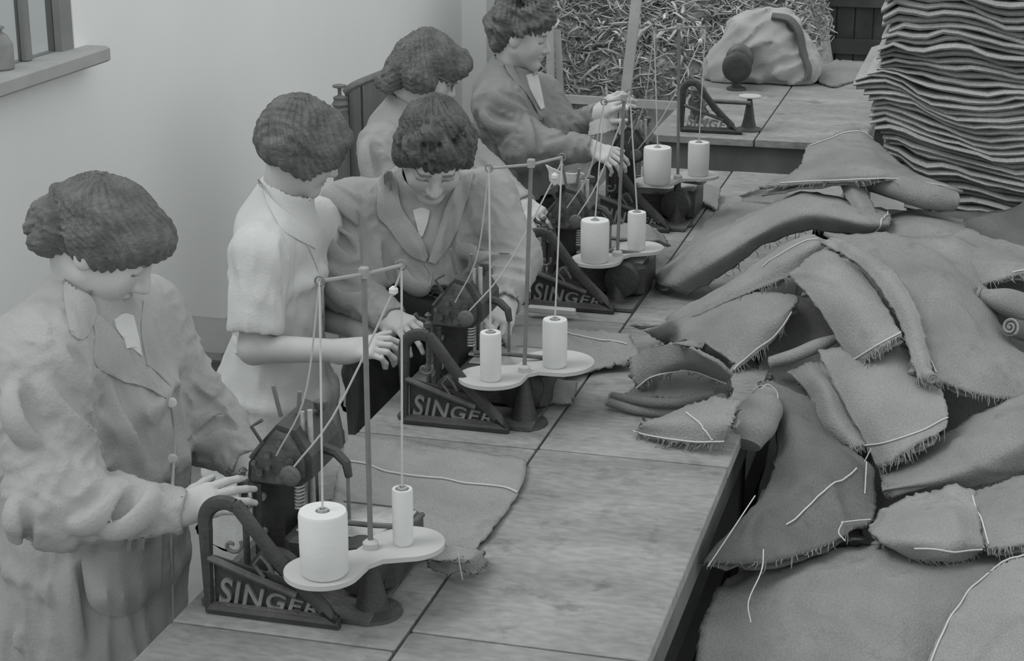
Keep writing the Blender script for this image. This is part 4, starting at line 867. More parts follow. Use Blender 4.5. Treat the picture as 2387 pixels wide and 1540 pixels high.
# ------------------------------------------------------------------ bale, pulley, stool, chest in the background
S = Sdf(); dsp = cloth_disp(0.022, (0.7, 0, 0.6), 26, 0.4, 2.0)
q = lambda px, py, y=9.42: PY(px, py, y)
S.cone(q(1700, 160), q(1740, 75), 0.10, 0.09, 0.08, disp=dsp); S.cone(q(1745, 75), q(1815, 65), 0.085, 0.085, 0.08, disp=dsp)
S.cone(q(1815, 75), q(1855, 150), 0.09, 0.10, 0.08, disp=dsp); S.cone(q(1700, 160), q(1850, 155), 0.115, 0.115, 0.10, disp=dsp); S.cone(q(1780, 110), q(1800, 120), 0.15, 0.15, 0.08, disp=dsp)
vf = S.mesh(0.010); v = vf[0].copy(); v[:, 2] = np.maximum(v[:, 2], TABLE+0.002)
bl = thing('cloth_bale', 'pale cloth-covered bale standing at the back of the second table', 'bale', (*v.mean(0)[:2], TABLE))
part('wrap', (v, vf[1]), 'bale_cloth', bl, ang=None)
tb = bvh(vf)
P = [PY(a, b, 9.33) for a, b in ((1800, 38), (1838, 45), (1862, 75), (1872, 120), (1885, 160), (1880, 185))]
part('dark_flap', tube(spline(P, 24), [0.02+0.03*math.sin(x)*1.2 for x in np.linspace(0.4, 2.6, 24)], 12, [0.02]*24), 'jute_dark', bl)
sack('loose cloth lying on the second table right of the bale, one corner pointing forward', [
 [(1880, 160, 0.04), (1940, 140, 0.05), (2000, 140, 0.05), (2060, 150, 0.04)], [(1890, 178, 0.02), (1940, 172, 0.04), (2000, 172, 0.03), (2060, 170, 0.02)], [(1905, 190, 0.012), (1945, 200, 0.012), (1990, 188, 0.012), (2050, 180, 0.012)]], 'jute', nu=24, nv=14)
b = PZ(1716, 208, TABLE); c = PD(1718, 156, (b-CAM) @ HEAD-0.02); r = 0.075; to = (CAM-c)*A(1, 1, 0); to = unit(to)
pl = thing('belt_pulley', 'dark round pulley head on a short stem in front of the pale bale', 'pulley', b)
part('stem', lathe([(0.05, 0), (0.048, 0.01), (0.025, 0.018), (0.022, c[2]-b[2]-r*0.8)], b, 18), 'cast_iron', pl)
def disc(c, r, w, ax):      # drum facing along ax
    U = unit(np.cross(ax, (0, 0, 1))); V = np.cross(ax, U); mb = MB()
    prof = [(r*0.55, -w*1.05), (r*0.85, -w), (r, -w*0.7), (r, w*0.7), (r*0.85, w), (r*0.55, w*1.05)]
    v, f = lathe(prof, (0, 0, 0), 32); v = c+v[:, :1]*U+v[:, 1:2]*V+v[:, 2:]*np.asarray(ax); return v, f
part('drum', disc(c, r, 0.035, to), 'cast_iron', pl); part('drum', disc(c-to*0.09+A(0.012, 0, 0.028), r*0.95, 0.035, to), 'worn_iron', pl)
part('axle', tube([c-to*0.16, c+to*0.03], 0.014, 10), 'cast_iron', pl)
# stool by the wall
p0 = PZ(458, 768, 0.46)
stl = thing('wooden_stool', 'pale wooden stool by the wall between the two nearest women', 'stool', (p0[0], p0[1], 0))
cx_, cy2 = p0[0], p0[1]
part('seat', box((cx_-0.20, cy2-0.17, 0.395), (cx_+0.20, cy2+0.17, 0.46), 0.05), 'frame_wood', stl)
part('seat_rail', box((cx_-0.16, cy2-0.14, 0.34), (cx_+0.16, cy2+0.14, 0.3948)), 'dark_wood', stl, False)
for sx in (-1, 1):
    for sy2 in (-1, 1): part('leg', tube([(cx_+sx*0.17, cy2+sy2*0.15, 0), (cx_+sx*0.14, cy2+sy2*0.12, 0.339)], [0.02, 0.024], 10), 'grey_wood', stl)
for sx in (-1, 1): part('stretcher', tube([(cx_+sx*0.16, cy2-0.125, 0.15), (cx_+sx*0.16, cy2+0.125, 0.15)], 0.012, 8), 'grey_wood', stl)
# tall chest with a knob post behind the women
D0 = 7.3
pts = [PD(a, b, D0) for a, b in ((800, 225), (830, 205), (930, 166), (975, 150))]
lo = [A(p[0], p[1], 0) for p in pts]
ch = thing('wooden_hopper', 'tall grey wooden hopper with a sloping top behind the women', 'hopper', (*np.mean(pts, 0)[:2], 0))
back = A(-0.05, 0.45, 0)
n_ = 5; 
for i in range(n_):
    a = i/n_; b2 = (i+1)/n_-0.004; X = np.array(pts); L = spline(X, 41); ia, ib = int(a*40), int(b2*40)
    seg = L[ia:ib+1]; outl = np.concatenate([seg, [A(seg[-1][0], seg[-1][1], 0), A(seg[0][0], seg[0][1], 0)]]); part('board', prism(outl, (0, 0.03, 0)), 'grey_wood', ch, False)
part('lid', tube(spline(pts, 20)+A(0, 0.02, 0.012), 0.025, 10, 0.018), 'grey_wood', ch)
part('side', prism([pts[0]+A(0, 0.031, -0.02), pts[0]+A(-0.05, 0.5, -0.02), A(pts[0][0]-0.05, pts[0][1]+0.5, 0), A(pts[0][0], pts[0][1]+0.031, 0)], (0.03, 0, 0)), 'grey_wood', ch, False)
kb = PD(793, 262, D0-0.06); zt = PD(793, 196, D0-0.06)[2]-kb[2]
part('knob_post', lathe([(0.035, -kb[2]), (0.035, -0.02), (0.030, 0.0), (0.034, 0.012), (0.026, 0.022), (0.034, 0.034), (0.024, 0.05), (0.028, 0.062), (0.008, 0.072), (0.008, zt-0.018), (0.028, zt-0.012), (0.028, zt-0.004), (0.012, zt)], kb, 18), 'grey_wood', ch)
# ------------------------------------------------------------------ the five women
def J(c): return np.array(c[1:], float) if c[0] == 'w' else PD(*c)
def person(label, head, hframe, neck, torso, lat, arms, hands, coat_m, hair, hair_m, sleeves=None, fold=0.010, skirt_m=None, scale=1.0, extra_coat=None, seed=0.0, feet=None, waist=None, hh=0.0035, collar=(0.42, 0.074), folds=()):
    C = J(head); R = head_frame(*hframe); NB = J(neck)
    base = J(torso[-1][0]); root = thing('person', label, 'person', (base[0], base[1], 0), 'women working at the sewing tables')
    # body: head, neck, arms and hands, plus trunk and legs inside the clothing
    S = Sdf(); head_sdf(S, C, R, NB, scale); vh = S.mesh(hh); t0 = face_tint(vh[0], C, R, scale)
    parts = [vh]; tints = [t0]
    for a, h in zip(arms, hands):
        S = Sdf(); pts = [J(p[0]) for p in a]; 
        S.cone(pts[1], pts[2], 0.040, 0.029, 0.02); S.cone(pts[0]*0.4+pts[1]*0.6, pts[1], 0.044, 0.041, 0.02)
        if h: 
            d = J(h['tip'])-pts[2]; S.cone(pts[2]-unit(d)*0.01, pts[2]+unit(d)*0.02, 0.028, 0.026, 0.02)
            hand_sdf(S, pts[2], d, h['n'], h.get('side', 1), h.get('size', 1.0), h.get('curl', (25, 30, 35, 40)), h.get('base', (15, 15, 18, 22)), h.get('spread', 5), h.get('thumb', (45, 25, 20)))
        m_ = S.mesh(0.003); parts.append(m_); tints.append(np.ones(len(m_[0])))
    S = Sdf(); tn = [(J(p), a*0.72, b*0.72) for p, a, b in torso]; S.loft(tn[:-1], lat)
    hip = J(torso[-2][0]); l = unit(lat); S.cone(NB, J(torso[0][0]), 0.05, 0.08)
    for s_ in (-1, 1):
        f0 = A(base[0], base[1], 0.10)+l*s_*0.10; S.cone(hip+l*s_*0.08, A(base[0], base[1], 0.45)+l*s_*0.09, 0.075, 0.055); S.cone(A(base[0], base[1], 0.45)+l*s_*0.09, f0, 0.052, 0.038)
    m_ = S.mesh(0.014); parts.append(m_); tints.append(np.ones(len(m_[0])))
    mb = MB()
    for v, f in parts: mb.add(v, f.tolist())
    part('body', mb, 'skin', root, tint=np.concatenate(tints), ang=None)
    fw = np.cross((0, 0, 1.0), l); fw = fw if fw @ (R[1]*A(1, 1, 0)) > 0 else -fw
    for s_ in (-1, 1):
        c = A(base[0], base[1], 0)+l*s_*0.10; S = Sdf(); S.cone(c+A(0, 0, 0.035)-fw*0.06, c+A(0, 0, 0.03)+fw*0.13, 0.036, 0.032); S.cone(c+A(0, 0, 0.05)-fw*0.03, c+A(0, 0, 0.11)-fw*0.02, 0.045, 0.048)
        v, f = S.mesh(0.009); v[:, 2] = np.maximum(v[:, 2], 0.002); part('shoe', (v, f), 'shoe_leather', root, ang=None)
    # clothing
    S = Sdf(); dv = J(torso[-1][0])-J(torso[0][0])
    td = [(J(p), a, b) for p, a, b in torso]
    wi = waist
    tdisp = cloth_disp(fold, dv, 46, 0.16, seed)
    if wi is None: S.loft(td, lat, 0.05, disp=tdisp)
    else: S.loft(td[:wi+1], lat, 0.05, disp=tdisp)
    for i, a in enumerate(arms):
        pts = [J(p[0]) for p in a]; rr = [p[1] for p in a]
        nseg = 2 if sleeves is None else sleeves[i]
        if nseg >= 1:
            e = pts[1] if nseg != 1.5 else pts[1]
            S.cone(pts[0], e, rr[0], rr[1], 0.05, disp=cloth_disp(fold*1.0, np.cross(pts[1]-pts[0], (0.3, 0.5, 0.2)), 62, 0.4, seed+i))
        if nseg >= 2: S.cone(pts[1], pts[2], rr[1], rr[2], 0.05, disp=cloth_disp(fold*0.9, np.cross(pts[2]-pts[1], (0.2, 0.9, 0.4)), 66, 0.4, seed+2+i))
        if 0 < nseg < 1:
            e = pts[0]+(pts[1]-pts[0])*nseg; S.cone(pts[0], e, rr[0], rr[1], 0.04, disp=cloth_disp(fold, pts[1]-pts[0], 60, 0.2, seed+i))
        S.cone(pts[0], J(torso[0][0]), rr[0]*0.85, 0.09, 0.06)
    if extra_coat: extra_coat(S)
    S.cone(NB-(C-NB)*0.25, NB+(C-NB)*collar[0], 0.10, collar[1], 0.04)
    # sleeve and neck openings
    if R is not None: S.cone(NB, NB+(C-NB)*1.0, 0.061, 0.078, 0.012, 's')
    for i, a in enumerate(arms):
        pts = [J(p[0]) for p in a]; nseg = 2 if sleeves is None else sleeves[i]
        if nseg >= 2: d = unit(pts[2]-pts[1]); S.cone(pts[2]-d*0.004, pts[2]+d*0.03, a[2][1]*0.70, a[2][1]*0.85, 0.006, 's'); S.cone(pts[2]+d*(a[2][1]*1.05), pts[2]+d*0.16, a[2][1]*1.05, a[2][1]*1.2, 0.006, 's')
        elif 0 < nseg < 1: d = unit(pts[1]-pts[0]); e = pts[0]+(pts[1]-pts[0])*nseg; S.cone(e+d*a[1][1]*1.12, e+d*0.2, a[1][1]*1.12, a[1][1]*1.3, 0.006, 's')
    if folds:
        tr = bvh(S.mesh(0.018))
        for fp in folds:
            P = on_path(tr, fp, 14, 0.003)
            if len(P) < 6: continue
            Q = P+np.roll(unit(np.cross(P[-1]-P[0], CAM-P[len(P)//2])), 0)*0.026
            for i in range(len(P)-1):
                w = math.sin(math.pi*(i+0.7)/len(P)); r_ = unit(CAM-P[i])
                if tr.find_nearest(Vector(Q[i]))[3] > 0.02 or tr.find_nearest(Vector(Q[i+1]))[3] > 0.02: continue
                S.cone(Q[i]-r_*0.013, Q[i+1]-r_*0.013, 0.004+0.014*w, 0.004+0.014*w, 0.030)
        for fp in folds:
            P = on_path(tr, fp, 14, 0.006)
            if len(P) < 6: continue
            for i in range(len(P)-1):
                w = math.sin(math.pi*(i+0.7)/len(P)); S.cone(P[i], P[i+1], 0.002+0.009*w, 0.002+0.009*w, 0.012, 's')
    cv = S.mesh(0.0065); cv[0][:, 2] = np.maximum(cv[0][:, 2], 0.30)
    coat = part('coat' if sleeves is None else 'blouse', cv, coat_m, root, ang=None)
    sk = None
    if wi is not None:
        S = Sdf(); S.loft(td[wi:], lat, 0.05, disp=cloth_disp(fold*1.2, dv, 44, 0.10, seed+9)); sk = S.mesh(0.010); sk[0][:, 2] = np.maximum(sk[0][:, 2], 0.30)
        part('skirt', sk, skirt_m, root, ang=None)
    # hair
    S = Sdf(); hair(S, lambda x, y, z: C+(x*R[0]+y*R[1]+z*R[2])*scale, R, C); hv = S.mesh(0.004)
    part('hair', hv, hair_m, root, ang=None)
    allv = MB().add(*cv[:1], cv[1].tolist())
    if sk: allv.add(sk[0], sk[1].tolist())
    COAT[root.name] = coat
    return root, bvh(cv), C, R, bvh(allv.get())
COAT = {}
def line(root, tree, pts, r, m, name, n=20, off=0.001, par=None):
    P = on_path(tree, pts, n, off)
    if len(P) > 3: part(name, tube(P, [r*0.4]+[r]*(len(P)-2)+[r*0.4], 6), m, par or COAT[root.name], ang=None)
def base_hair(S, q, R, C, sz=(0.090, 0.110, 0.098), off=(0, -0.018, 0.036), amp=0.006, fr=38, seed=1.0, cut=((0, 0.112, -0.055), (0.060, 0.075, 0.088)), fine=0.0022):
    d = hair_disp(amp, fr, C, seed, fine)
    S.ell(q(*off), sz, R, 0.02, disp=d)
    return d

# --- woman 1: long belted grey overall, nearest at the left
def hair1(S, q, R, C):
    d = base_hair(S, q, R, C, (0.097, 0.122, 0.099), (0, -0.014, 0.030), 0.003, 30, 1.0, fine=0.0026)
    S.ell(q(0, 0.070, 0.056), (0.078, 0.040, 0.042), R, 0.045, disp=d)
    for x in (-1, 1): S.ell(q(x*0.070, -0.008, 0.004), (0.020, 0.055, 0.038), R, 0.025, disp=d)
    S.ell(q(0, 0.112, -0.040), (0.080, 0.078, 0.094), R, 0.012, 's')
    S.ell(q(0, -0.085, -0.035), (0.075, 0.045, 0.060), R, 0.03, disp=d)
    for i in range(26):                 # pinned curls at the back
        a = rng.uniform(-1, 1); b = rng.uniform(-0.075, 0.025); c = q(a*0.070, -0.090-0.026*(1-a*a)+rng.uniform(-0.012, 0.008), b); S.ell(c, (0.022, 0.022, 0.020), R, 0.010, disp=d)
p1, t1, C1, R1, T1 = person('heavy woman in a grey overall with curled-up dark hair, nearest at the left',
    (246, 562, 3.56), (12, 36), (200, 735, 3.58),
    [((212, 790, 3.60), 0.165, 0.105), ((228, 900, 3.62), 0.195, 0.155), ((238, 1040, 3.64), 0.205, 0.185), ((215, 1270, 3.66), 0.215, 0.200), ((200, 1560, 3.68), 0.235, 0.225), ((190, 1900, 3.70), 0.26, 0.25)], (0, 1, 0),
    [[((98, 840, 3.40), 0.098), ((128, 1165, 3.30), 0.088), ((408, 1190, 3.32), 0.046)], [((330, 740, 3.80), 0.085), ((490, 1000, 3.84), 0.075), ((570, 1078, 3.72), 0.044)]],
    [dict(tip=(520, 1160, 3.36), n=(-0.1, -0.75, 0.65), side=1, curl=(12, 12, 15, 20), base=(5, 8, 10, 14), thumb=(35, 10, 10)), dict(tip=(628, 1105, 3.66), n=(-0.3, -0.1, 0.95), side=-1, curl=(30, 35, 40, 45), base=(25, 28, 30, 34))],
    'coat_mid', hair1, 'hair_dark', folds=[[(117, 870), (170, 930), (215, 985), (250, 1030)], [(60, 900), (75, 960), (110, 1010)], [(267, 880), (300, 950), (347, 1044)], [(164, 809), (188, 840), (208, 885)], [(208, 925), (235, 985), (254, 1060), (256, 1110)], [(165, 1200), (205, 1170), (250, 1132)], [(230, 1215), (290, 1180), (330, 1130)], [(190, 1255), (196, 1330), (208, 1420), (215, 1500)], [(60, 1150), (70, 1250), (65, 1400), (70, 1500)], [(310, 930), (330, 1000), (350, 1080)], [(460, 960), (490, 945), (520, 960)], [(470, 1010), (510, 985), (545, 1000)]], scale=1.10, fold=0.010, seed=1.0, extra_coat=lambda S: (S.cone(J((168, 690, 3.60)), J((95, 830, 3.46)), 0.060, 0.105, 0.06), S.cone(J((215, 720, 3.64)), J((330, 745, 3.80)), 0.07, 0.075, 0.06)), collar=(0.50, 0.076))
part('collar', on_patch(t1, [[(150, 640), (165, 640), (185, 650)], [(150, 700), (190, 690), (225, 715)], [(165, 780), (195, 790), (215, 765)]], 12, 14, 0.008, 0.008, 0.004), 'coat_mid', COAT[p1.name])
part('lapel', on_patch(t1, [[(205, 720), (235, 735), (262, 760)], [(222, 775), (262, 790), (292, 800)], [(224, 850), (280, 850), (330, 870)], [(290, 890), (335, 900), (390, 928)]], 14, 18, 0.007, 0.008, 0.004), 'coat_mid', COAT[p1.name])
part('lapel', on_patch(t1, [[(335, 700), (350, 715), (362, 745)], [(330, 770), (352, 790), (380, 820)], [(345, 850), (370, 870), (400, 900)]], 10, 14, 0.006, 0.006, 0.003), 'coat_mid', COAT[p1.name])
part('blouse_front', on_patch(t1, [[(268, 745), (290, 730), (312, 735)], [(275, 770), (300, 775), (325, 790)], [(300, 800), (315, 815), (332, 830)]], 10, 10, 0.006, 0.005), 'dress_white', COAT[p1.name])
part('brooch', on_patch(t1, [[(290, 785), (312, 782)], [(296, 812), (322, 806)]], 5, 5, 0.012, 0.006), 'button', COAT[p1.name])
pk = part('pocket', on_patch(t1, [[(185, 1255), (290, 1258), (378, 1250)], [(192, 1330), (285, 1335), (376, 1320)], [(205, 1400), (285, 1405), (372, 1375)], [(232, 1428), (285, 1436), (345, 1410)]], 18, 18, 0.012, 0.012, 0.022), 'coat_mid', COAT[p1.name])
for x, y in ((396, 937), (398, 1070)):
    q = on(t1, x, y, 0.004)
    if q is not None: part('button', disc(q, 0.011, 0.004, unit((CAM-q)*A(1, 1, 0.2))), 'button', COAT[p1.name])
line(p1, T1, [(398, 940), (408, 1020), (402, 1100), (400, 1250), (402, 1400), (405, 1500)], 0.004, 'coat_mid', 'front_placket')

# --- woman 2: white short-sleeved dress
def hair2(S, q, R, C):
    d = base_hair(S, q, R, C, (0.098, 0.120, 0.098), (0, -0.015, 0.034), 0.007, 34, 2.0, fine=0.003)
    S.ell(q(0, -0.07, -0.03), (0.085, 0.055, 0.055), R, 0.03, disp=d)
    for x in (-1, 1):
        S.ell(q(x*0.078, -0.015, -0.028), (0.026, 0.068, 0.050), R, 0.03, disp=d); S.ell(q(x*0.070, 0.045, 0.015), (0.026, 0.045, 0.045), R, 0.03, disp=d)
    S.ell(q(0, 0.075, 0.055), (0.075, 0.040, 0.042), R, 0.02, disp=d); S.ell(q(0, 0.112, -0.055), (0.058, 0.062, 0.088), R, 0.010, 's')
p2, t2, C2, R2, T2 = person('woman in a white short-sleeved dress with wavy bobbed hair, head bowed',
    (708, 340, 4.74), (32, 28), (652, 490, 4.76),
    [((650, 545, 4.76), 0.145, 0.085), ((650, 630, 4.77), 0.165, 0.118), ((652, 780, 4.78), 0.150, 0.120), ((640, 900, 4.78), 0.185, 0.165), ((645, 1080, 4.79), 0.215, 0.200), ((650, 1450, 4.80), 0.23, 0.22)], (0, 1, 0),
    [[((608, 590, 4.62), 0.075), ((592, 812, 4.55), 0.078), ((812, 818, 4.50), 0.04)], [((735, 520, 4.93), 0.070), ((735, 735, 4.96), 0.072), ((845, 768, 4.80), 0.04)]],
    [dict(tip=(900, 805, 4.46), n=(-0.1, -0.55, 0.85), side=1, curl=(35, 40, 45, 45), base=(20, 22, 25, 30), size=0.95), dict(tip=(905, 800, 4.72), n=(0.1, -0.5, 0.85), side=-1, curl=(35, 35, 40, 40), base=(25, 25, 30, 30), size=0.95)],
    'dress_white', hair2, 'hair_brown', folds=[[(657, 560), (664, 620), (661, 690)], [(600, 880), (606, 950), (600, 1030)], [(700, 870), (740, 885), (790, 885)]], sleeves=(0.72, 0.72), fold=0.007, skirt_m='dress_white', waist=2, seed=4.0)
part('collar', on_patch(t2, [[(600, 420), (612, 440), (622, 470)], [(640, 470), (650, 500), (655, 530)], [(690, 510), (695, 530), (690, 555)], [(728, 535), (732, 555), (738, 580)]], 10, 22, 0.008, 0.006, 0.003), 'dress_white', COAT[p2.name])
part('belt', on_patch(T2, [[(545, 800), (650, 812), (755, 792)], [(545, 822), (650, 834), (755, 812)]], 24, 5, 0.010, 0.008), 'dress_white', COAT[p2.name])
line(p2, T2, [(705, 545), (745, 640), (752, 740)], 0.003, 'dress_white', 'button_band')

# --- woman 3: jacket, facing the camera, bent over the table
def hair3(S, q, R, C):
    d = base_hair(S, q, R, C, (0.100, 0.120, 0.098), (0, -0.020, 0.036), 0.008, 46, 3.0, fine=0.003)
    for i in range(46):
        th = rng.uniform(-1.1, 1.1); ph = rng.uniform(-0.5, 1.5); v = A(math.sin(th)*math.cos(ph*0.6), math.cos(th)*math.cos(ph), math.sin(ph)+0.15)
        c = q(v[0]*0.082, v[1]*0.085-0.005, 0.045+v[2]*0.070); S.ell(c, rng.uniform(0.014, 0.024, 3), R, 0.010, disp=d)
    for x in (-1, 1): S.ell(q(x*0.078, 0.0, 0.004), (0.028, 0.050, 0.052), R, 0.02, disp=d)
    S.ell(q(-0.085, -0.04, 0.01), (0.03, 0.035, 0.03), R, 0.02, disp=d)
    S.ell(q(0, 0.120, -0.052), (0.068, 0.076, 0.096), R, 0.010, 's')
p3, t3, C3, R3, T3 = person('dark-haired woman in a grey jacket leaning over the table toward the camera',
    (1010, 350, 4.88), (-68, 44, 4), (985, 430, 5.06),
    [((985, 470, 5.06), 0.175, 0.105), ((985, 540, 5.06), 0.195, 0.135), ((980, 660, 5.02), 0.185, 0.150), ((945, 735, 5.02), 0.160, 0.140), (('w', -1.71, 4.98, 0.62), 0.165, 0.16), (('w', -1.70, 5.0, 0.32), 0.18, 0.18)], (0.965, 0.262, 0),
    [[((822, 490, 5.02), 0.085), ((798, 655, 4.90), 0.074), ((908, 742, 4.74), 0.046)], [((1135, 465, 5.05), 0.082), ((1192, 600, 4.92), 0.076), ((1178, 700, 4.76), 0.048)]],
    [dict(tip=(990, 775, 4.62), n=(0.25, -0.45, 0.85), side=-1, curl=(22, 22, 25, 25), base=(25, 22, 22, 25), spread=8, thumb=(55, 15, 15)), dict(tip=(1160, 775, 4.66), n=(0.35, -0.8, 0.3), side=-1, curl=(20, 25, 35, 40), base=(8, 10, 15, 20), thumb=(40, 15, 10))],
    'coat_light', hair3, 'hair_black', folds=[[(770, 432), (805, 455), (844, 490)], [(772, 530), (795, 560), (825, 592)], [(843, 462), (846, 520), (850, 585), (850, 640)], [(770, 480), (800, 520), (838, 545)], [(1073, 410), (1078, 470), (1078, 550)], [(1075, 556), (1110, 560), (1160, 588)], [(1126, 622), (1170, 605), (1222, 618)], [(1110, 590), (1160, 575), (1215, 590)], [(1120, 648), (1170, 630), (1220, 645)], [(770, 610), (810, 625), (850, 620)], [(775, 650), (820, 672), (860, 660)], [(950, 610), (975, 640), (1000, 655)], [(1055, 470), (1050, 540), (1040, 620)], [(900, 560), (905, 610), (915, 650)]], scale=1.12, fold=0.010, skirt_m='apron_dark', waist=2, seed=7.0)
part('lapel', on_patch(t3, [[(880, 420), (905, 400), (920, 400)], [(880, 500), (915, 500), (935, 480)], [(905, 530), (945, 530), (960, 520)], [(950, 590), (975, 580), (985, 560)], [(990, 610), (995, 605), (998, 600)]], 12, 20, 0.008, 0.008, 0.004), 'coat_light', COAT[p3.name])
part('lapel', on_patch(t3, [[(1070, 420), (1085, 410), (1105, 400)], [(1040, 480), (1062, 480), (1085, 475)], [(1015, 560), (1035, 560), (1055, 560)], [(998, 610), (1005, 612), (1015, 615)]], 12, 20, 0.008, 0.008, 0.004), 'coat_light', COAT[p3.name])
part('blouse_front', on_patch(t3, [[(962, 490), (982, 484), (1002, 490)], [(970, 520), (983, 524), (996, 520)], [(977, 550), (981, 552), (985, 550)]], 10, 12, 0.003, 0.004), 'dress_white', COAT[p3.name])
line(p3, t3, [(990, 612), (1005, 640), (1000, 670)], 0.004, 'coat_light', 'front_placket')
# white strip pinched in the far hand
q = J((1150, 765, 4.58))
solo('paper_strip', tube([q+A(-0.03, 0, 0.03), q, q+A(0.0, 0.0, -0.06)], 0.016, 6, 0.004), 'white_paper', 'white strip pinched in the hand of the woman leaning forward', 'strip')

# --- woman 4: behind, with glasses
def hair4(S, q, R, C):
    d = base_hair(S, q, R, C, (0.090, 0.112, 0.092), (0, -0.008, 0.034), 0.008, 40, 5.0, fine=0.003)
    S.ell(q(0, -0.070, -0.035), (0.080, 0.050, 0.070), R, 0.03, disp=d)
    for i in range(24): a = rng.uniform(-1, 1); S.ell(q(a*0.072, -0.075-0.03*(1-a*a), rng.uniform(-0.11, -0.02)), (0.022,)*3, R, 0.012, disp=d)
    for x in (-1, 1): S.ell(q(x*0.078, -0.012, -0.02), (0.024, 0.060, 0.055), R, 0.02, disp=d)
    S.ell(q(0, 0.078, 0.062), (0.070, 0.048, 0.042), R, 0.02, disp=d)
    S.ell(q(0, 0.118, -0.045), (0.058, 0.066, 0.082), R, 0.010, 's')
p4, t4, C4, R4, T4 = person('woman in spectacles and a light overall half hidden behind the leaning woman',
    (995, 162, 5.74), (18, 28), (945, 275, 5.76),
    [((935, 320, 5.76), 0.155, 0.095), ((945, 390, 5.77), 0.175, 0.130), ((955, 500, 5.78), 0.170, 0.140), ((955, 600, 5.80), 0.19, 0.16), ((955, 720, 5.80), 0.21, 0.19), ((955, 1000, 5.82), 0.25, 0.23)], (0, 1, 0),
    [[((895, 345, 5.64), 0.078), ((905, 480, 5.55), 0.07), ((1000, 530, 5.5), 0.045)], [((1045, 320, 5.92), 0.078), ((1130, 420, 5.78), 0.070), ((1218, 478, 5.62), 0.046)]],
    [None, dict(tip=(1262, 510, 5.54), n=(0.1, -0.6, 0.75), side=-1, curl=(30, 35, 35, 40), base=(20, 22, 25, 30))],
    'coat_light', hair4, 'hair_brown', folds=[[(870, 330), (880, 380), (890, 430)], [(1110, 365), (1125, 385), (1150, 395)], [(1130, 400), (1155, 415), (1180, 418)]], fold=0.008, seed=10.0, hh=0.004)
def hq(x, y, z, C=C4, R=R4): return C+x*R[0]+y*R[1]+z*R[2]
gl = MB()
for x in (-1, 1):
    a = np.linspace(0, 2*math.pi, 20); gl.add(*tube(np.array([hq(x*0.033+0.021*math.cos(t), 0.100-0.006*abs(math.cos(t)), 0.0+0.019*math.sin(t)) for t in a]), 0.0022, 6)); gl.add(*tube([hq(x*0.054, 0.096, 0.004), hq(x*0.074, 0.06, 0.008), hq(x*0.080, -0.01, 0.006)], 0.0018, 6))
gl.add(*tube([hq(-0.012, 0.102, 0.004), hq(0, 0.107, 0.007), hq(0.012, 0.102, 0.004)], 0.002, 6)); part('spectacles', gl, 'rod_steel', p4)

# --- woman 5: farthest, smiling
def hair5(S, q, R, C):
    d = base_hair(S, q, R, C, (0.094, 0.112, 0.098), (0, -0.022, 0.040), 0.010, 52, 8.0, fine=0.003)
    for i in range(60):
        th = rng.uniform(0, 2*math.pi); z = rng.uniform(-0.05, 0.12); rr = math.sqrt(max(0.02, 1-(z/0.14)**2)); y = -0.02-0.0+0.105*rr*math.cos(th); x = 0.086*rr*math.sin(th)
        if y > 0.05 and z < 0.05: continue
        S.ell(q(x, y, z+0.015), (0.024,)*3, R, 0.014, disp=d)
    S.ell(q(0, 0.055, 0.078), (0.070, 0.044, 0.036), R, 0.02, disp=d)
    S.ell(q(0, -0.075, -0.045), (0.075, 0.045, 0.045), R, 0.03, disp=d)
    S.ell(q(0, 0.115, -0.050), (0.060, 0.070, 0.088), R, 0.010, 's')
    for x in (-1, 1): S.ell(q(x*0.075, 0.035, -0.035), (0.03, 0.045, 0.05), R, 0.01, 's')
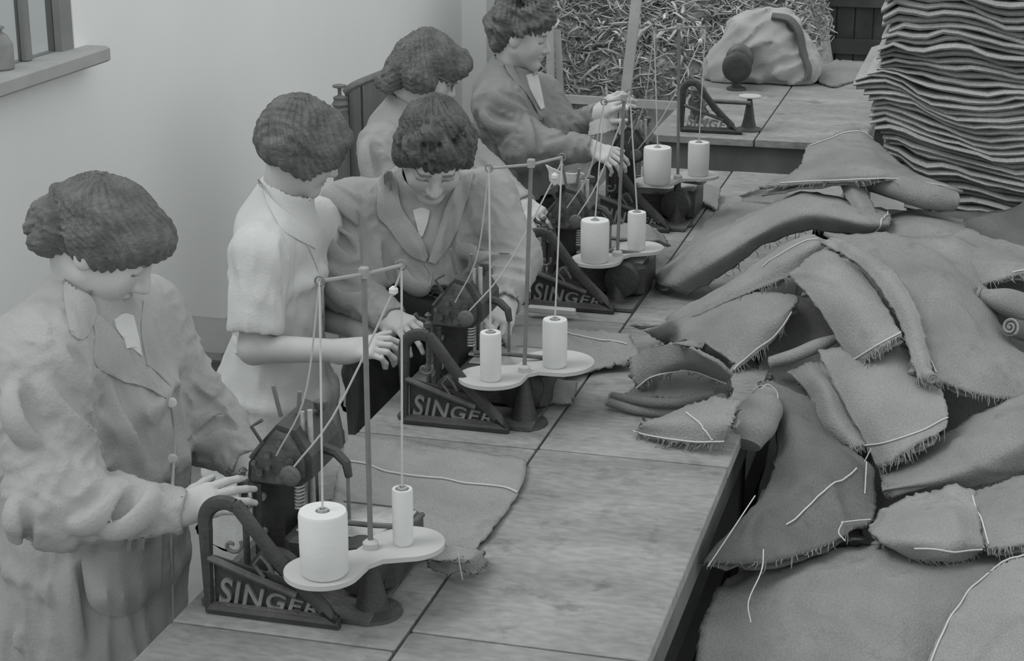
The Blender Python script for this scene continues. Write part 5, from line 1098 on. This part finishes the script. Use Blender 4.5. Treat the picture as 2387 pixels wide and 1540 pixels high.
p5, t5_, C5, R5, T5 = person('smiling curly-haired woman in a grey overall standing farthest away',
    (1218, 78, 6.62), (2, 15), (1180, 185, 6.64),
    [((1178, 215, 6.64), 0.165, 0.100), ((1190, 275, 6.65), 0.185, 0.135), ((1212, 370, 6.66), 0.175, 0.145), ((1215, 430, 6.67), 0.19, 0.16), (('w', -1.72, 6.52, 0.60), 0.20, 0.18), (('w', -1.74, 6.52, 0.32), 0.22, 0.2)], (0, 1, 0),
    [[((1160, 245, 6.48), 0.088), ((1228, 345, 6.40), 0.078), ((1372, 345, 6.32), 0.046)], [((1258, 225, 6.82), 0.080), ((1318, 310, 6.66), 0.068), ((1392, 268, 6.50), 0.042)]],
    [dict(tip=(1420, 365, 6.28), n=(0, -0.5, 0.85), side=1, curl=(30, 35, 35, 40), base=(15, 18, 20, 25)), dict(tip=(1432, 236, 6.46), n=(-0.5, -0.6, 0.3), side=-1, curl=(30, 35, 40, 45), base=(15, 18, 20, 25))],
    'coat_grey', hair5, 'hair_dark', folds=[[(1165, 210), (1190, 228), (1222, 248)], [(1195, 217), (1225, 245), (1256, 280)], [(1128, 295), (1145, 325), (1170, 345)], [(1135, 250), (1165, 275), (1205, 285)], [(1255, 330), (1300, 320), (1340, 300)], [(1240, 280), (1255, 310), (1260, 350)]], sleeves=None, fold=0.010, skirt_m='apron_dark', waist=3, seed=13.0, hh=0.004)
part('collar', on_patch(t5_, [[(1170, 130), (1182, 140), (1195, 150)], [(1185, 170), (1200, 178), (1212, 185)], [(1225, 215), (1232, 222), (1240, 230)], [(1262, 275), (1266, 280), (1270, 286)]], 8, 20, 0.010, 0.008, 0.003), 'coat_grey', COAT[p5.name])
part('blouse_front', on_patch(t5_, [[(1228, 175), (1240, 170), (1252, 165)], [(1240, 215), (1250, 212), (1262, 208)], [(1262, 255), (1266, 252), (1270, 250)]], 8, 12, 0.006, 0.004), 'dress_white', COAT[p5.name])
sack('white cloth sheet held up by the farthest woman', [
 [(1385, 262, 6.50), (1410, 240, 6.5), (1440, 232, 6.52)], [(1375, 290, 6.47), (1408, 278, 6.45), (1440, 270, 6.48)], [(1372, 318, 6.45), (1405, 312, 6.42), (1440, 300, 6.45)]], 'bale_cloth', 0.006, nu=16, nv=16, ply=False)
SACKS[-1].name = 'cloth_sheet'; SACKS[-1]['category'] = 'cloth'; del SACKS[-1]['group']
sack('white paper-like cloth lying on top of the third machine head', [
 [(1275, 385, 5.60), (1300, 398, 5.60), (1330, 405, 5.60), (1365, 402, 5.60)], [(1282, 420, 5.60), (1305, 418, 5.60), (1328, 420, 5.60), (1350, 418, 5.60)], [(1290, 432, 5.60), (1305, 432, 5.60), (1325, 430, 5.60), (1340, 428, 5.60)]], 'white_paper', 0.004, nu=18, nv=12, ply=False)
SACKS[-1].name = 'cloth_scrap'; SACKS[-1]['category'] = 'cloth'; del SACKS[-1]['group']
